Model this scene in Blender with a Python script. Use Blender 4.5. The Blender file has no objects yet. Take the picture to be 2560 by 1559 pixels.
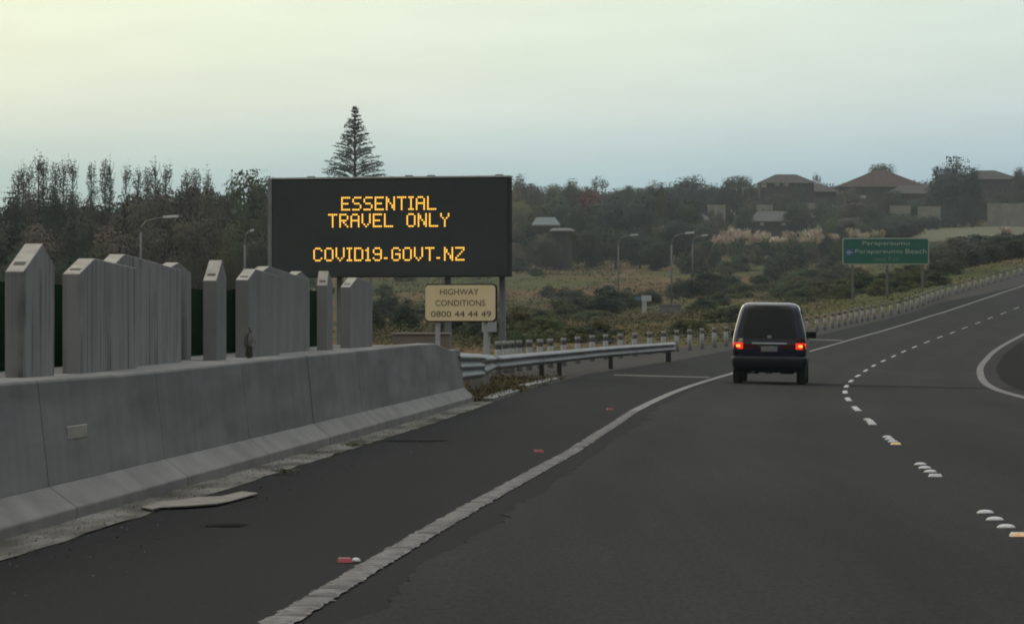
import bpy, bmesh, math, random
import numpy as np
from mathutils import Vector, Matrix
random.seed(7); rng = np.random.default_rng(7)
R = math.radians
S = bpy.context.scene
COL = S.collection

# ------------------------------------------------------------------ camera
HAZE = .00013
F = 10000.0            # focal length in pixels of the 2560 px wide photograph
CAMH, HZ = 1.14, 846.0 # eye height (car seat) and eye-level row
cam = bpy.data.cameras.new('camera'); camo = bpy.data.objects.new('camera', cam); COL.objects.link(camo)
cam.sensor_width = 36.0; cam.lens = 36.0*F/2560.0
cam.clip_start = 0.5; cam.clip_end = 20000
camo.location = (0, 0, CAMH)
camo.rotation_euler = (R(90) + math.atan((HZ-779.5)/F), 0, 0)
S.camera = camo

# ------------------------------------------------------------------ sky and sun
SUN_EL, SUN_AZ = R(14), R(-24)      # low, ahead and to the left, behind thin high cloud
w = bpy.data.worlds.new('World'); S.world = w; w.use_nodes = True
nt = w.node_tree; N = nt.nodes; L = nt.links
for n in list(N): N.remove(n)
out = N.new('ShaderNodeOutputWorld'); bg = N.new('ShaderNodeBackground'); bg.inputs[1].default_value = 1.16
sky = N.new('ShaderNodeTexSky'); sky.sky_type = 'NISHITA'; sky.sun_disc = False
sky.sun_elevation = SUN_EL; sky.sun_rotation = SUN_AZ; sky.air_density = 1.5; sky.dust_density = 2.0
tc = N.new('ShaderNodeTexCoord'); sep = N.new('ShaderNodeSeparateXYZ'); L.new(tc.outputs['Generated'], sep.inputs[0])
ramp = N.new('ShaderNodeValToRGB'); L.new(sep.outputs['Z'], ramp.inputs[0])
cr = ramp.color_ramp
stops = [(0.0, (.275,.405,.455)), (.038, (.33,.475,.525)), (.048, (.46,.575,.59)), (.058, (.59,.665,.63)), (.070, (.655,.73,.645)),
         (.088, (.715,.79,.675)), (.25, (.78,.80,.76)), (.6, (1.15,1.15,1.14)), (1.0, (1.65,1.66,1.68))]
cr.elements[0].position = 0; cr.elements[0].color = (*stops[0][1], 1)
cr.elements[1].position = 1; cr.elements[1].color = (*stops[-1][1], 1)
for p, c in stops[1:-1]:
    e = cr.elements.new(p); e.color = (*c, 1)
def mth(op, a, b=None, c=None, clamp=False):
    n = N.new('ShaderNodeMath'); n.operation = op; n.use_clamp = clamp
    for i, v in enumerate((a, b, c)):
        if v is None: continue
        if isinstance(v, (int, float)): n.inputs[i].default_value = v
        else: L.new(v, n.inputs[i])
    return n.outputs[0]
def mix(fac, a, b, mode='MIX'):
    n = N.new('ShaderNodeMix'); n.data_type = 'RGBA'; n.blend_type = mode
    for s, v in ((0, fac), (6, a), (7, b)):
        if isinstance(v, (int, float)): n.inputs[s].default_value = v
        elif isinstance(v, tuple): n.inputs[s].default_value = (*v, 1)
        else: L.new(v, n.inputs[s])
    return n.outputs[2]
# warm glow towards the left, cooler to the right
azf = mth('MULTIPLY_ADD', sep.outputs['X'], 3.9, .5, clamp=True)
tint = mix(azf, (1.05, 1.03, .925), (.915, .965, 1.02))
skyc = mix(1.0, ramp.outputs[0], tint, 'MULTIPLY')
# thin cloud wisps
mp = N.new('ShaderNodeMapping'); mp.inputs['Scale'].default_value = (14, 14, 90); L.new(tc.outputs['Generated'], mp.inputs[0])
nz = N.new('ShaderNodeTexNoise'); nz.inputs['Scale'].default_value = 1.6; nz.inputs['Detail'].default_value = 4; L.new(mp.outputs[0], nz.inputs[0])
cl = mth('MULTIPLY_ADD', nz.outputs[0], .16, .92)
cc = N.new('ShaderNodeCombineColor'); [L.new(cl, cc.inputs[i]) for i in range(3)]
skyc = mix(1.0, skyc, cc.outputs[0], 'MULTIPLY')
mp2 = N.new('ShaderNodeMapping'); mp2.inputs['Scale'].default_value = (22, 22, 150); mp2.inputs['Location'].default_value = (3.1, 0, 2.2); L.new(tc.outputs['Generated'], mp2.inputs[0])
nz2 = N.new('ShaderNodeTexNoise'); nz2.inputs['Scale'].default_value = 1.0; nz2.inputs['Detail'].default_value = 5; L.new(mp2.outputs[0], nz2.inputs[0])
wisp = mth('MULTIPLY', mth('MULTIPLY_ADD', nz2.outputs[0], 9.0, -5.6, clamp=True), mth('MULTIPLY_ADD', sep.outputs['Z'], 60, -4.6, clamp=True))
skyc = mix(mth('MULTIPLY', wisp, .4), skyc, (.40, .49, .53))
# the sky behind the car is darker than the evening sky ahead
back = mth('MAXIMUM', mth('MULTIPLY_ADD', sep.outputs['Y'], .74, mth('MULTIPLY_ADD', sep.outputs['X'], -.55, .26), clamp=True), .18)
high = mth('MULTIPLY_ADD', sep.outputs['Z'], 2.4, -1.2, clamp=True)
back = mth('MAXIMUM', back, high)
cb = N.new('ShaderNodeCombineColor'); [L.new(back, cb.inputs[i]) for i in range(3)]
skyc = mix(1.0, skyc, cb.outputs[0], 'MULTIPLY')
nsky = mix(1.0, sky.outputs[0], (.003, .003, .003), 'MULTIPLY')
skyc = mix(1.0, skyc, nsky, 'ADD')
L.new(skyc, bg.inputs[0]); L.new(bg.outputs[0], out.inputs[0])

sl = bpy.data.lights.new('sun', 'SUN'); sl.energy = 0.35; sl.angle = R(25); sl.color = (1, .9, .76)
so = bpy.data.objects.new('sun', sl); COL.objects.link(so)
sd = Vector((math.sin(SUN_AZ)*math.cos(SUN_EL), math.cos(SUN_AZ)*math.cos(SUN_EL), math.sin(SUN_EL)))
so.rotation_euler = (-sd).to_track_quat('-Z', 'Y').to_euler()
S.view_settings.view_transform = 'Standard'; S.view_settings.look = 'None'
S.view_settings.exposure = 0.0; S.view_settings.gamma = 1.0
S.cycles.filter_width = 1.9

# ------------------------------------------------------------------ helpers
def tag(o, label=None, cat=None, group=None, kind=None):
    if label: o['label'] = label
    if cat: o['category'] = cat
    if group: o['group'] = group
    if kind: o['kind'] = kind
    return o
def thing(name, label, cat, loc=(0,0,0), rz=0, group=None):
    o = bpy.data.objects.new(name, None); COL.objects.link(o)
    o.empty_display_size = .2
    o.location = loc; o.rotation_euler = (0, 0, rz)
    return tag(o, label, cat, group)
def link(name, me, parent=None):
    o = bpy.data.objects.new(name, me); COL.objects.link(o)
    if parent: o.parent = parent
    return o
class MB:
    def __init__(s): s.v = []; s.f = []; s.sm = []
    def add(s, vs, fs, smooth=False):
        k = len(s.v); s.v += [tuple(p) for p in vs]; s.f += [tuple(i+k for i in f) for f in fs]; s.sm += [smooth]*len(fs); return s
    def box(s, x0, x1, y0, y1, z0, z1):
        return s.add([(x0,y0,z0),(x1,y0,z0),(x1,y1,z0),(x0,y1,z0),(x0,y0,z1),(x1,y0,z1),(x1,y1,z1),(x0,y1,z1)],
                     [(3,2,1,0),(4,5,6,7),(0,1,5,4),(1,2,6,5),(2,3,7,6),(3,0,4,7)])
    def tube(s, pts, r, n=8, caps=True):
        pts = [Vector(p) for p in pts]; rs = r if isinstance(r, (list, tuple)) else [r]*len(pts)
        vs = []; fs = []
        for i, p in enumerate(pts):
            d = (pts[min(i+1, len(pts)-1)] - pts[max(i-1, 0)]).normalized()
            a = d.cross(Vector((0,0,1)) if abs(d.z) < .9 else Vector((1,0,0))).normalized(); b = d.cross(a)
            for k in range(n):
                t = 2*math.pi*k/n; vs.append(p + (a*math.cos(t) + b*math.sin(t))*rs[i])
        for i in range(len(pts)-1):
            for k in range(n):
                fs.append((i*n+k, i*n+(k+1) % n, (i+1)*n+(k+1) % n, (i+1)*n+k))
        s.add(vs, fs, True)
        if caps:
            k = len(s.v) - len(vs)
            s.f += [tuple(k+i for i in range(n))[::-1], tuple(k+(len(pts)-1)*n+i for i in range(n))]; s.sm += [False, False]
        return s
    def prism(s, poly, axis_fn, t0, t1):
        n = len(poly); vs = [axis_fn(a, b, t0) for a, b in poly] + [axis_fn(a, b, t1) for a, b in poly]
        fs = [tuple(range(n))[::-1], tuple(range(n, 2*n))] + [(i, (i+1) % n, n+(i+1) % n, n+i) for i in range(n)]
        return s.add(vs, fs)
    def sweep(s, rings, closed=True, caps=True, smooth=False):
        n = len(rings[0]); vs = [p for r in rings for p in r]; fs = []
        for i in range(len(rings)-1):
            for k in range(n if closed else n-1):
                fs.append((i*n+k, i*n+(k+1) % n, (i+1)*n+(k+1) % n, (i+1)*n+k))
        s.add(vs, fs, smooth)
        if caps and closed:
            k = len(s.v) - len(vs)
            s.f += [tuple(k+i for i in range(n))[::-1], tuple(k+(len(rings)-1)*n+i for i in range(n))]; s.sm += [False, False]
        return s
    def build(s, name, m, parent=None, bevel=0, fix=True):
        me = bpy.data.meshes.new(name); me.from_pydata(s.v, [], s.f); me.update()
        me.polygons.foreach_set('use_smooth', s.sm)
        if fix:
            bm = bmesh.new(); bm.from_mesh(me); bmesh.ops.recalc_face_normals(bm, faces=bm.faces); bm.to_mesh(me); bm.free()
        me.materials.append(m)
        o = link(name, me, parent)
        if bevel:
            md = o.modifiers.new('bevel', 'BEVEL'); md.width = bevel; md.segments = 2; md.limit_method = 'ANGLE'; md.angle_limit = R(35)
        return o
def mat(name, c1, c2=None, scale=4.0, rough=.85, bump=0, stretch=(1,1,1), metal=0, spec=.3, emit=None, es=0, c3=None, s3=1.0, coord='Object', detail=6, lo=.35, hi=.65, rand=0, coat=0, st3=(1,1,1), streak=0):
    m = bpy.data.materials.new(name); m.use_nodes = True; t = m.node_tree; n = t.nodes; b = n['Principled BSDF']
    b.inputs['Roughness'].default_value = rough; b.inputs['Metallic'].default_value = metal
    b.inputs['Specular IOR Level'].default_value = spec; b.inputs['Coat Weight'].default_value = coat
    if emit: b.inputs['Emission Color'].default_value = (*emit, 1); b.inputs['Emission Strength'].default_value = es
    if c2 is None:
        b.inputs['Base Color'].default_value = (*c1, 1)
    c = n.new('ShaderNodeTexCoord'); mp = n.new('ShaderNodeMapping'); mp.inputs['Scale'].default_value = stretch
    t.links.new(c.outputs[coord], mp.inputs[0])
    nz = n.new('ShaderNodeTexNoise'); nz.inputs['Scale'].default_value = scale; nz.inputs['Detail'].default_value = detail
    nz.inputs['Roughness'].default_value = .6; t.links.new(mp.outputs[0], nz.inputs[0])
    last = None
    if c2 is not None:
        r = n.new('ShaderNodeValToRGB'); r.color_ramp.elements[0].position = lo; r.color_ramp.elements[1].position = hi
        r.color_ramp.elements[0].color = (*c1, 1); r.color_ramp.elements[1].color = (*c2, 1)
        t.links.new(nz.outputs[0], r.inputs[0]); last = r.outputs[0]
        if c3 is not None:
            n3 = n.new('ShaderNodeTexNoise'); n3.inputs['Scale'].default_value = s3; n3.inputs['Detail'].default_value = 4
            mp3 = n.new('ShaderNodeMapping'); mp3.inputs['Scale'].default_value = st3; t.links.new(c.outputs[coord], mp3.inputs[0]); t.links.new(mp3.outputs[0], n3.inputs[0])
            r3 = n.new('ShaderNodeValToRGB'); r3.color_ramp.elements[0].position = .48; r3.color_ramp.elements[1].position = .66
            r3.color_ramp.elements[0].color = (0,0,0,1); r3.color_ramp.elements[1].color = (1,1,1,1)
            t.links.new(n3.outputs[0], r3.inputs[0])
            mx = n.new('ShaderNodeMix'); mx.data_type = 'RGBA'; t.links.new(r3.outputs[0], mx.inputs[0])
            t.links.new(last, mx.inputs[6]); mx.inputs[7].default_value = (*c3, 1); last = mx.outputs[2]
        if streak:
            ms = n.new('ShaderNodeMapping'); ms.inputs['Scale'].default_value = (1, .9, .07); t.links.new(c.outputs[coord], ms.inputs[0])
            q = n.new('ShaderNodeTexNoise'); q.inputs['Scale'].default_value = 3.4; q.inputs['Detail'].default_value = 5; t.links.new(ms.outputs[0], q.inputs[0])
            mr = n.new('ShaderNodeMapRange'); mr.inputs[1].default_value = .32; mr.inputs[2].default_value = .62; mr.inputs[3].default_value = 1-streak; mr.inputs[4].default_value = 1+streak*.3; t.links.new(q.outputs[0], mr.inputs[0])
            hs2 = n.new('ShaderNodeHueSaturation'); t.links.new(mr.outputs[0], hs2.inputs['Value']); t.links.new(last, hs2.inputs['Color']); last = hs2.outputs[0]
        if rand:
            oi = n.new('ShaderNodeObjectInfo'); hs = n.new('ShaderNodeHueSaturation')
            ma = n.new('ShaderNodeMath'); ma.operation = 'MULTIPLY_ADD'; ma.inputs[1].default_value = rand; ma.inputs[2].default_value = 1-rand/2
            t.links.new(oi.outputs['Random'], ma.inputs[0]); t.links.new(ma.outputs[0], hs.inputs['Value'])
            mb_ = n.new('ShaderNodeMath'); mb_.operation = 'MULTIPLY_ADD'; mb_.inputs[1].default_value = .05; mb_.inputs[2].default_value = .475
            fr = n.new('ShaderNodeMath'); fr.operation = 'FRACT'; m7 = n.new('ShaderNodeMath'); m7.operation = 'MULTIPLY'; m7.inputs[1].default_value = 7.31
            t.links.new(oi.outputs['Random'], m7.inputs[0]); t.links.new(m7.outputs[0], fr.inputs[0]); t.links.new(fr.outputs[0], mb_.inputs[0])
            t.links.new(mb_.outputs[0], hs.inputs['Hue']); t.links.new(last, hs.inputs['Color']); last = hs.outputs[0]
        t.links.new(last, b.inputs['Base Color'])
    if bump:
        bn = n.new('ShaderNodeBump'); bn.inputs['Strength'].default_value = bump; bn.inputs['Distance'].default_value = .02
        t.links.new(nz.outputs[0], bn.inputs['Height']); t.links.new(bn.outputs[0], b.inputs['Normal'])
    return m

M = {}
def asphalt(name, base, tracks):
    m = bpy.data.materials.new(name); m.use_nodes = True; t = m.node_tree; n = t.nodes; b = n['Principled BSDF']
    b.inputs['Roughness'].default_value = .88; b.inputs['Specular IOR Level'].default_value = .062
    c = n.new('ShaderNodeTexCoord')
    def ns(scale, st, lo, hi, a0, a1, det=4):
        mp = n.new('ShaderNodeMapping'); mp.inputs['Scale'].default_value = st; t.links.new(c.outputs['Object'], mp.inputs[0])
        q = n.new('ShaderNodeTexNoise'); q.inputs['Scale'].default_value = scale; q.inputs['Detail'].default_value = det; t.links.new(mp.outputs[0], q.inputs[0])
        r = n.new('ShaderNodeMapRange'); r.inputs[1].default_value = lo; r.inputs[2].default_value = hi; r.inputs[3].default_value = a0; r.inputs[4].default_value = a1
        t.links.new(q.outputs[0], r.inputs[0]); return r.outputs[0]
    def mu(x, y):
        k = n.new('ShaderNodeMath'); k.operation = 'MULTIPLY'; t.links.new(x, k.inputs[0]); t.links.new(y, k.inputs[1]); return k.outputs[0]
    v = mu(ns(38, (1, .22, 1), .3, .7, .62, 1.38, 3), ns(.55, (1, .12, 1), .3, .7, .80, 1.20))
    v = mu(v, ns(2.6, (1.6, .05, 1), .3, .7, .88, 1.12)); v = mu(v, ns(.09, (1, .5, 1), .35, .65, .85, 1.15))
    if tracks:
        at = n.new('ShaderNodeAttribute'); at.attribute_name = 'lat'
        w_ = n.new('ShaderNodeMath'); w_.operation = 'PINGPONG'; w_.inputs[1].default_value = .875; t.links.new(at.outputs['Fac'], w_.inputs[0])   # wheel tracks either side of each lane centre
        r = n.new('ShaderNodeMapRange'); r.interpolation_type = 'SMOOTHSTEP'; r.inputs[1].default_value = .3; r.inputs[2].default_value = .875; r.inputs[3].default_value = 1.06; r.inputs[4].default_value = .88
        t.links.new(w_.outputs[0], r.inputs[0]); v = mu(v, r.outputs[0])
    mx = n.new('ShaderNodeMix'); mx.data_type = 'RGBA'; mx.inputs[6].default_value = (0, 0, 0, 1); mx.inputs[7].default_value = (base[0]*2, base[1]*2, base[2]*2, 1)
    h = n.new('ShaderNodeMath'); h.operation = 'MULTIPLY'; h.inputs[1].default_value = .5; t.links.new(v, h.inputs[0]); t.links.new(h.outputs[0], mx.inputs[0])
    t.links.new(mx.outputs[2], b.inputs['Base Color']); return m
M['lane'] = asphalt('lane asphalt', (.0160,.0156,.0157), True)
M['shoulder'] = asphalt('shoulder chip seal', (.0082,.0087,.0089), False)
M['dark_seal'] = mat('fresh black seal', (.006,.006,.006), (.012,.012,.0115), 6, .95, spec=.03)
M['line'] = mat('thermoplastic white', (.135,.126,.120), (.225,.213,.203), 14, .85, spec=.05, c3=(.10,.094,.09), s3=3.5)
M['line_far'] = mat('worn white line', (.15,.143,.137), (.22,.212,.205), 2.5, .85, spec=.1)
M['dome'] = mat('white ceramic', (.42,.42,.41), (.5,.5,.49), 20, .45, spec=.5)
M['amber'] = mat('amber reflector', (.75,.42,.16), (.9,.6,.3), 30, .3, spec=.5)
M['red'] = mat('red reflector', (.22,.014,.022), (.28,.022,.03), 30, .4)
M['concrete'] = mat('barrier concrete', (.142,.137,.134), (.192,.185,.181), 2.6, .92, .15, stretch=(1,.17,1), spec=.1, c3=(.225,.217,.212), s3=1.9, detail=7, st3=(1,.14,1), streak=.10)
M['toe'] = mat('barrier toe concrete', (.155,.150,.140), (.215,.208,.194), 2.2, .92, .3, spec=.2, stretch=(1,.5,1))
M['gutter'] = mat('gutter concrete', (.070,.066,.058), (.195,.185,.168), 2.6, .92, .4, spec=.05, stretch=(1,.22,1), detail=10, c3=(.060,.056,.045), s3=2.2, st3=(1,.2,1), lo=.3, hi=.6)
M['fin'] = mat('board marked concrete', (.082,.080,.077), (.255,.248,.242), 1.0, .92, .3, stretch=(9,9,.22), spec=.1, c3=(.275,.267,.258), s3=1.4, lo=.33, hi=.52)
M['fin_smooth'] = mat('smooth fin concrete', (.195,.191,.187), (.24,.235,.23), 2.6, .92, .2, stretch=(1,.5,.5), spec=.1, c3=(.23,.228,.22), s3=1.8, streak=.09)
M['fin_top'] = mat('tan fin top with painted toplight', (.27,.25,.22), (.36,.335,.295), 5, .9, .2, spec=.1)  # tan concrete, its colour lightened to carry the light from above
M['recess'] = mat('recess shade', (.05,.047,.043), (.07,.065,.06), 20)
M['ledge'] = mat('ledge concrete', (.15,.147,.14), (.225,.22,.21), 3, .92, .4, spec=.2)
M['screen'] = mat('dark green screen', (.010,.027,.014), (.018,.044,.023), 2.5, .95, .2, c3=(.007,.016,.009), s3=.8, spec=0)
M['plate'] = mat('weathered plate', (.26,.24,.21), (.33,.30,.26), 15, .6)
M['timber'] = mat('broken concrete', (.15,.14,.12), (.22,.205,.17), 3, .9)
M['galv'] = mat('galvanised steel', (.20,.206,.208), (.27,.276,.278), 2.5, .6, metal=.25, spec=.3, stretch=(1,.4,1))
M['pole'] = mat('grey pole', (.17,.18,.19), (.22,.23,.24), 2, .6, metal=.2)
M['lamp_pole'] = mat('street light grey', (.125,.13,.135), (.155,.16,.165), 2, .7)
M['dark_post'] = mat('dark timber post', (.022,.022,.022), (.035,.034,.032), 4)
M['wpost'] = mat('white sign post', (.38,.38,.39), (.46,.46,.47), 3, .6)
M['bpost'] = mat('barrier post sleeve', (.21,.21,.205), (.27,.27,.26), 4, .7)
M['band'] = mat('post band', (.10,.10,.10), (.13,.13,.13), 6)
M['black'] = mat('matt black display', (.046,.055,.056), (.058,.068,.069), .8, .7, spec=.2)
M['led'] = mat('lit led', (.02,.01,.0), emit=(1.0,.43,.03), es=1.25)
M['led_core'] = mat('lit led core', (.02,.01,.0), emit=(1.0,.70,.16), es=1.75)
M['cream'] = mat('cream sign face', (.86,.69,.42), (.92,.76,.50), 2, .7)
M['ink'] = mat('sign ink', (.075,.065,.045), (.10,.085,.06), 8, .7)
M['sign_black'] = mat('sign back edge', (.02,.02,.02), (.03,.03,.03), 5)
M['green'] = mat('green sign face', (.013,.115,.083), (.016,.135,.098), 1.5, .7)
M['signwhite'] = mat('sign lettering', (.40,.44,.38), (.48,.52,.46), 5, .7)
M['signdim'] = mat('faded sign lettering', (.13,.25,.20), (.16,.28,.22), 5, .7)
M['signblue'] = mat('blue panel', (.06,.11,.32), (.08,.14,.38), 3, .7)
M['paint'] = mat('dark navy paint', (.007,.009,.030), rough=.14, spec=.5, coat=1)
M['glass'] = mat('tinted glass', (.008,.0095,.0095), rough=.12, spec=.5)
M['sideglass'] = mat('tinted side glass', (.03,.035,.036), rough=.08, spec=.9, coat=1)
M['chrome'] = mat('bright trim', (.52,.54,.57), rough=.3, metal=.2)
M['rubber'] = mat('tyre rubber', (.009,.009,.009), (.014,.014,.014), 20, .9)
M['plastic'] = mat('navy bumper', (.0085,.0095,.015), (.011,.012,.018), 12, .5)
M['lamp_on'] = mat('lit tail lamp', (.4,.02,.01), rough=.3, emit=(1.0,.03,.015), es=.85)
M['lamp_core'] = mat('lit brake bulb', (.6,.1,.02), rough=.3, emit=(1.0,.27,.04), es=2.2)
M['lamp_off'] = mat('dark red lens', (.07,.006,.010), rough=.3)
M['lamp_clear'] = mat('pale lens', (.42,.37,.28), rough=.3)
M['numplate'] = mat('number plate', (.17,.17,.17), (.27,.27,.265), 14, .6)
M['steel_rim'] = mat('wheel rim', (.16,.16,.165), rough=.4, metal=.8)

# ------------------------------------------------------------------ road geometry (lane-line of ceramic markers is the reference line)
DT = [-20, 5, 24.5, 34.5, 44.5, 54.5, 64.5, 74.5, 84.5, 94.5, 104.5, 114, 124, 134, 144, 154, 164, 174, 183.5, 193, 203, 213, 222.5, 232, 242, 270, 300, 340, 400]
CT = [.55, 2.02, 2.97, 3.57, 4.21, 4.88, 5.54, 6.25, 7.02, 7.88, 8.85, 9.84, 10.96, 12.1, 13.35, 14.7, 16.05, 17.5, 19.0, 20.6, 22.3, 24.05, 25.85, 27.6, 29.6, 35.4, 42.2, 52.3, 70]
ZT = [0, 0, 0, 0, 0, 0, 0, 0, 0, .0, .02, .057, .135, .215, .32, .447, .60, .757, .96, 1.18, 1.40, 1.68, 1.96, 2.28, 2.6, 3.72, 5.1, 7.2, 10.6]
def smooth_table(xs, ys):
    g = np.arange(-20, 401, 1.0); v = np.interp(g, xs, ys); k = np.ones(13)/13
    vp = np.concatenate([v[0] + (np.arange(-6, 0))*(v[1]-v[0]), v, v[-1] + np.arange(1, 7)*(v[-1]-v[-2])])
    return g, np.convolve(vp, k, 'valid')
gX, gC = smooth_table(DT, CT); _, gZ = smooth_table(DT, ZT)
def cline(d):
    if d > 400: return float(gC[-1] + (d-400)*.32)
    return float(np.interp(d, gX, gC))
def zline(d):
    if d > 400: return float(gZ[-1] + (d-400)*.05)
    return float(np.interp(d, gX, gZ))
def sst(a, b, x):
    t = min(1, max(0, (x-a)/(b-a))); return t*t*(3-2*t)
def zroad(x, d):
    e = .032*sst(50, 125, d)
    return zline(d) + e*max(-8, min(12, cline(d)-x))
LW = 3.5
def eline(d): return cline(d)-LW+float(np.interp(d, [10, 16, 23.5, 32, 40, 50, 63, 75], [-.02, .015, .08, .14, .17, .10, 0, 0]))
def bx(d): return -2.88 + .0465*(d-22.5)              # barrier foot
def leftedge(d):                                       # outer edge of the left shoulder
    if d < 71: return bx(d) + .36
    return float(np.interp(d, [71, 85, 105, 150, 205, 260, 420], [bx(71)+.36, cline(85)-6.6, cline(105)-7.0, cline(150)-6.6, cline(205)-5.6, cline(260)-5.5, cline(420)-5.5]))
FENCE = [(96, -.9), (105, .0), (115, 1.35), (128, 2.75), (140, 4.55), (150, 6.15), (163, 8.65), (180, 12.0), (198, 15.1), (205, 16.4), (214, 18.1), (240, 23.6), (270, 29.2), (300, 36.1), (340, 46.2), (420, 71)]
def fx(d): return float(np.interp(d, [a for a, b in FENCE], [b for a, b in FENCE]))

DS = list(np.concatenate([np.arange(4, 60, 1.0), np.arange(60, 260, 2.0), np.arange(260, 422, 5.0)]))
def strip(name, xl, xr, m, dz, ds=DS, nx=6, jag=None, label=None):
    mb = MB(); vs = []; fs = []
    for d in ds:
        a, b = xl(d), xr(d)
        for k in range(nx+1):
            x = a + (b-a)*k/nx; vs.append((x, d, zroad(x, d)+dz))
    for i in range(len(ds)-1):
        for k in range(nx):
            p = i*(nx+1)+k; fs.append((p, p+1, p+nx+2, p+nx+1))
    mb.add(vs, fs, True)
    o = mb.build(name, m, fix=False)
    la = o.data.attributes.new('lat', 'FLOAT', 'POINT'); la.data.foreach_set('value', [cline(v[1])-v[0]+20*3.5 for v in vs])
    return tag(o, kind='structure')
strip('shoulder', leftedge, lambda d: cline(d)-LW+1.2, M['shoulder'], .0)
# lane surfacing laid over the shoulder seal: its left edge is ragged
dj = np.concatenate([np.arange(6, 60, .08), np.arange(60, 150, .5), np.arange(150, 422, 4.0)])
jn = rng.normal(0, 1, len(dj)); jn = np.convolve(jn, np.ones(5)/5, 'same'); slow = np.interp(dj, np.arange(0, 440, 1.7), rng.normal(0, 1, 259))
jagx = {round(float(d), 3): float(.29 + .045*jn[i] + .05*slow[i]*(1 if d < 60 else .4)) for i, d in enumerate(dj)}
strip('road', lambda d: eline(d) + jagx[round(float(d), 3)], lambda d: cline(d)+LW+.62, M['lane'], .004, [float(d) for d in dj], 5)
strip('median', lambda d: cline(d)+LW+.5, lambda d: cline(d)+LW+9, M['dark_seal'], .001, nx=3)
strip('right_edge_line', lambda d: cline(d)+LW-.05, lambda d: cline(d)+LW+.17, M['line'], .009, nx=1)
strip('far_edge_line', lambda d: cline(d)-LW-.075, lambda d: cline(d)-LW+.085, M['line_far'], .009, [d for d in DS if d >= 62], nx=1)
# profiled near edge line: a ragged white strip carrying raised transverse ribs
mb = MB(); d = 8.0
while d < 62.5:
    c = eline(d); jw = random.uniform(-.010, .010); h = .009
    pts = []; n = 10
    for k in range(n):
        t = 2*math.pi*k/n
        pts.append((c + jw + .072*math.copysign(abs(math.cos(t))**.6, math.cos(t)) + random.uniform(-.016, .016), d + .066*math.sin(t) + random.uniform(-.022, .022)))
    vs = [(x, y, zroad(x, y)+.008) for x, y in pts] + [(c+(x-c)*.72, d+(y-d)*.6, zroad(x, y)+.008+h) for x, y in pts]
    mb.add(vs, [(k, (k+1) % n, n+(k+1) % n, n+k) for k in range(n)] + [tuple(range(n, 2*n))], False)
    d += .2*random.uniform(.8, 1.2)
ribs = mb.build('near_edge_line', M['line'])
tag(ribs, kind='structure')
mb = MB(); ds = np.arange(8, 62.5, .1); vs = []; fs = []
for d in ds:
    c = eline(d); a = c-.068+random.uniform(-.010, .010); b = c+.068+random.uniform(-.010, .010)
    vs += [(a, d, zroad(a, d)+.008), (b, d, zroad(b, d)+.008)]
fs = [(2*i, 2*i+1, 2*i+3, 2*i+2) for i in range(len(ds)-1)]
mb.add(vs, fs); tag(mb.build('edge_line_base', M['line']), kind='structure')
# thin lines painted square across the shoulder
for dd, wd in ((104.5, 1.0), (182, 1.0)):
    mb = MB(); xa = cline(dd)-LW-.2; xb = xa-(2.5 if dd < 150 else 2.1); n = 8; vs = []
    for k in range(n+1):
        x = xa+(xb-xa)*k/n
        for y in (dd-wd/2, dd+wd/2): vs.append((x, y, zroad(x, y)+.009))
    mb.add(vs, [(2*k, 2*k+2, 2*k+3, 2*k+1) for k in range(n)])
    tag(mb.build('cross_line', M['line_far']), kind='structure')
# dark transverse band across the lanes by the van
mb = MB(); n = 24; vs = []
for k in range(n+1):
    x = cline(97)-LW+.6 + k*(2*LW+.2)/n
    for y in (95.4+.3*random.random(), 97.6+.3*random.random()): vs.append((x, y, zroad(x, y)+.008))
mb.add(vs, [(2*k, 2*k+2, 2*k+3, 2*k+1) for k in range(n)]); tag(mb.build('road_band', mat('dark road band', (.0075,.0075,.0075), (.012,.0118,.0118), 1.5, .9, spec=.03)), kind='structure')
def blotch(name, cx, cy, rx, ry, m, dz, n=16, rot=0):
    mb = MB(); vs = []
    for k in range(n):
        t = 2*math.pi*k/n; q = random.uniform(.65, 1.15)
        x = rx*q*math.cos(t); y = ry*q*math.sin(t); X = cx+x*math.cos(rot)-y*math.sin(rot); Y = cy+x*math.sin(rot)+y*math.cos(rot)
        vs.append((X, Y, zroad(X, Y)+dz))
    mb.add(vs, [tuple(range(n))]); return tag(mb.build(name, m), kind='structure')
def gx(px, d): return (px-1280)/F*d
blotch('seal_scar', gx(560, 24.4), 24.4, .14, .22, M['dark_seal'], .006)
blotch('seal_scar', gx(1040, 44.5), 44.5, .38, .35, M['dark_seal'], .006)

# ------------------------------------------------------------------ terrain
TD = [40, 110, 200, 300, 400, 500, 600, 700, 800, 1000, 1300, 1800]
TY = {300: [900, 862, 835, 800, 765, 738, 712, 690, 668, 620, 565, 550],
      1400: [900, 858, 832, 812, 786, 752, 702, 664, 632, 575, 512, 496],
      2000: [900, 850, 812, 788, 757, 716, 672, 636, 604, 545, 487, 470],
      2500: [900, 850, 790, 700, 660, 634, 612, 594, 572, 530, 478, 462]}
AZ = sorted(TY)
def tbase(x, d):
    px = 1280 + F*x/max(d, 20); px = min(2900, max(-600, px))
    ys = [np.interp(d, TD, TY[a]) for a in AZ]
    y = np.interp(px, AZ, ys); dd = min(d, 1800)
    z = CAMH + (HZ-y)/F*dd
    if d > 1800: z -= (d-1800)*.03
    return z
def hnoise(x, d):
    return (math.sin(x*.11+d*.013)+math.sin(x*.047-d*.031+1.7)+math.sin(x*.023+d*.019+.6))/3
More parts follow.
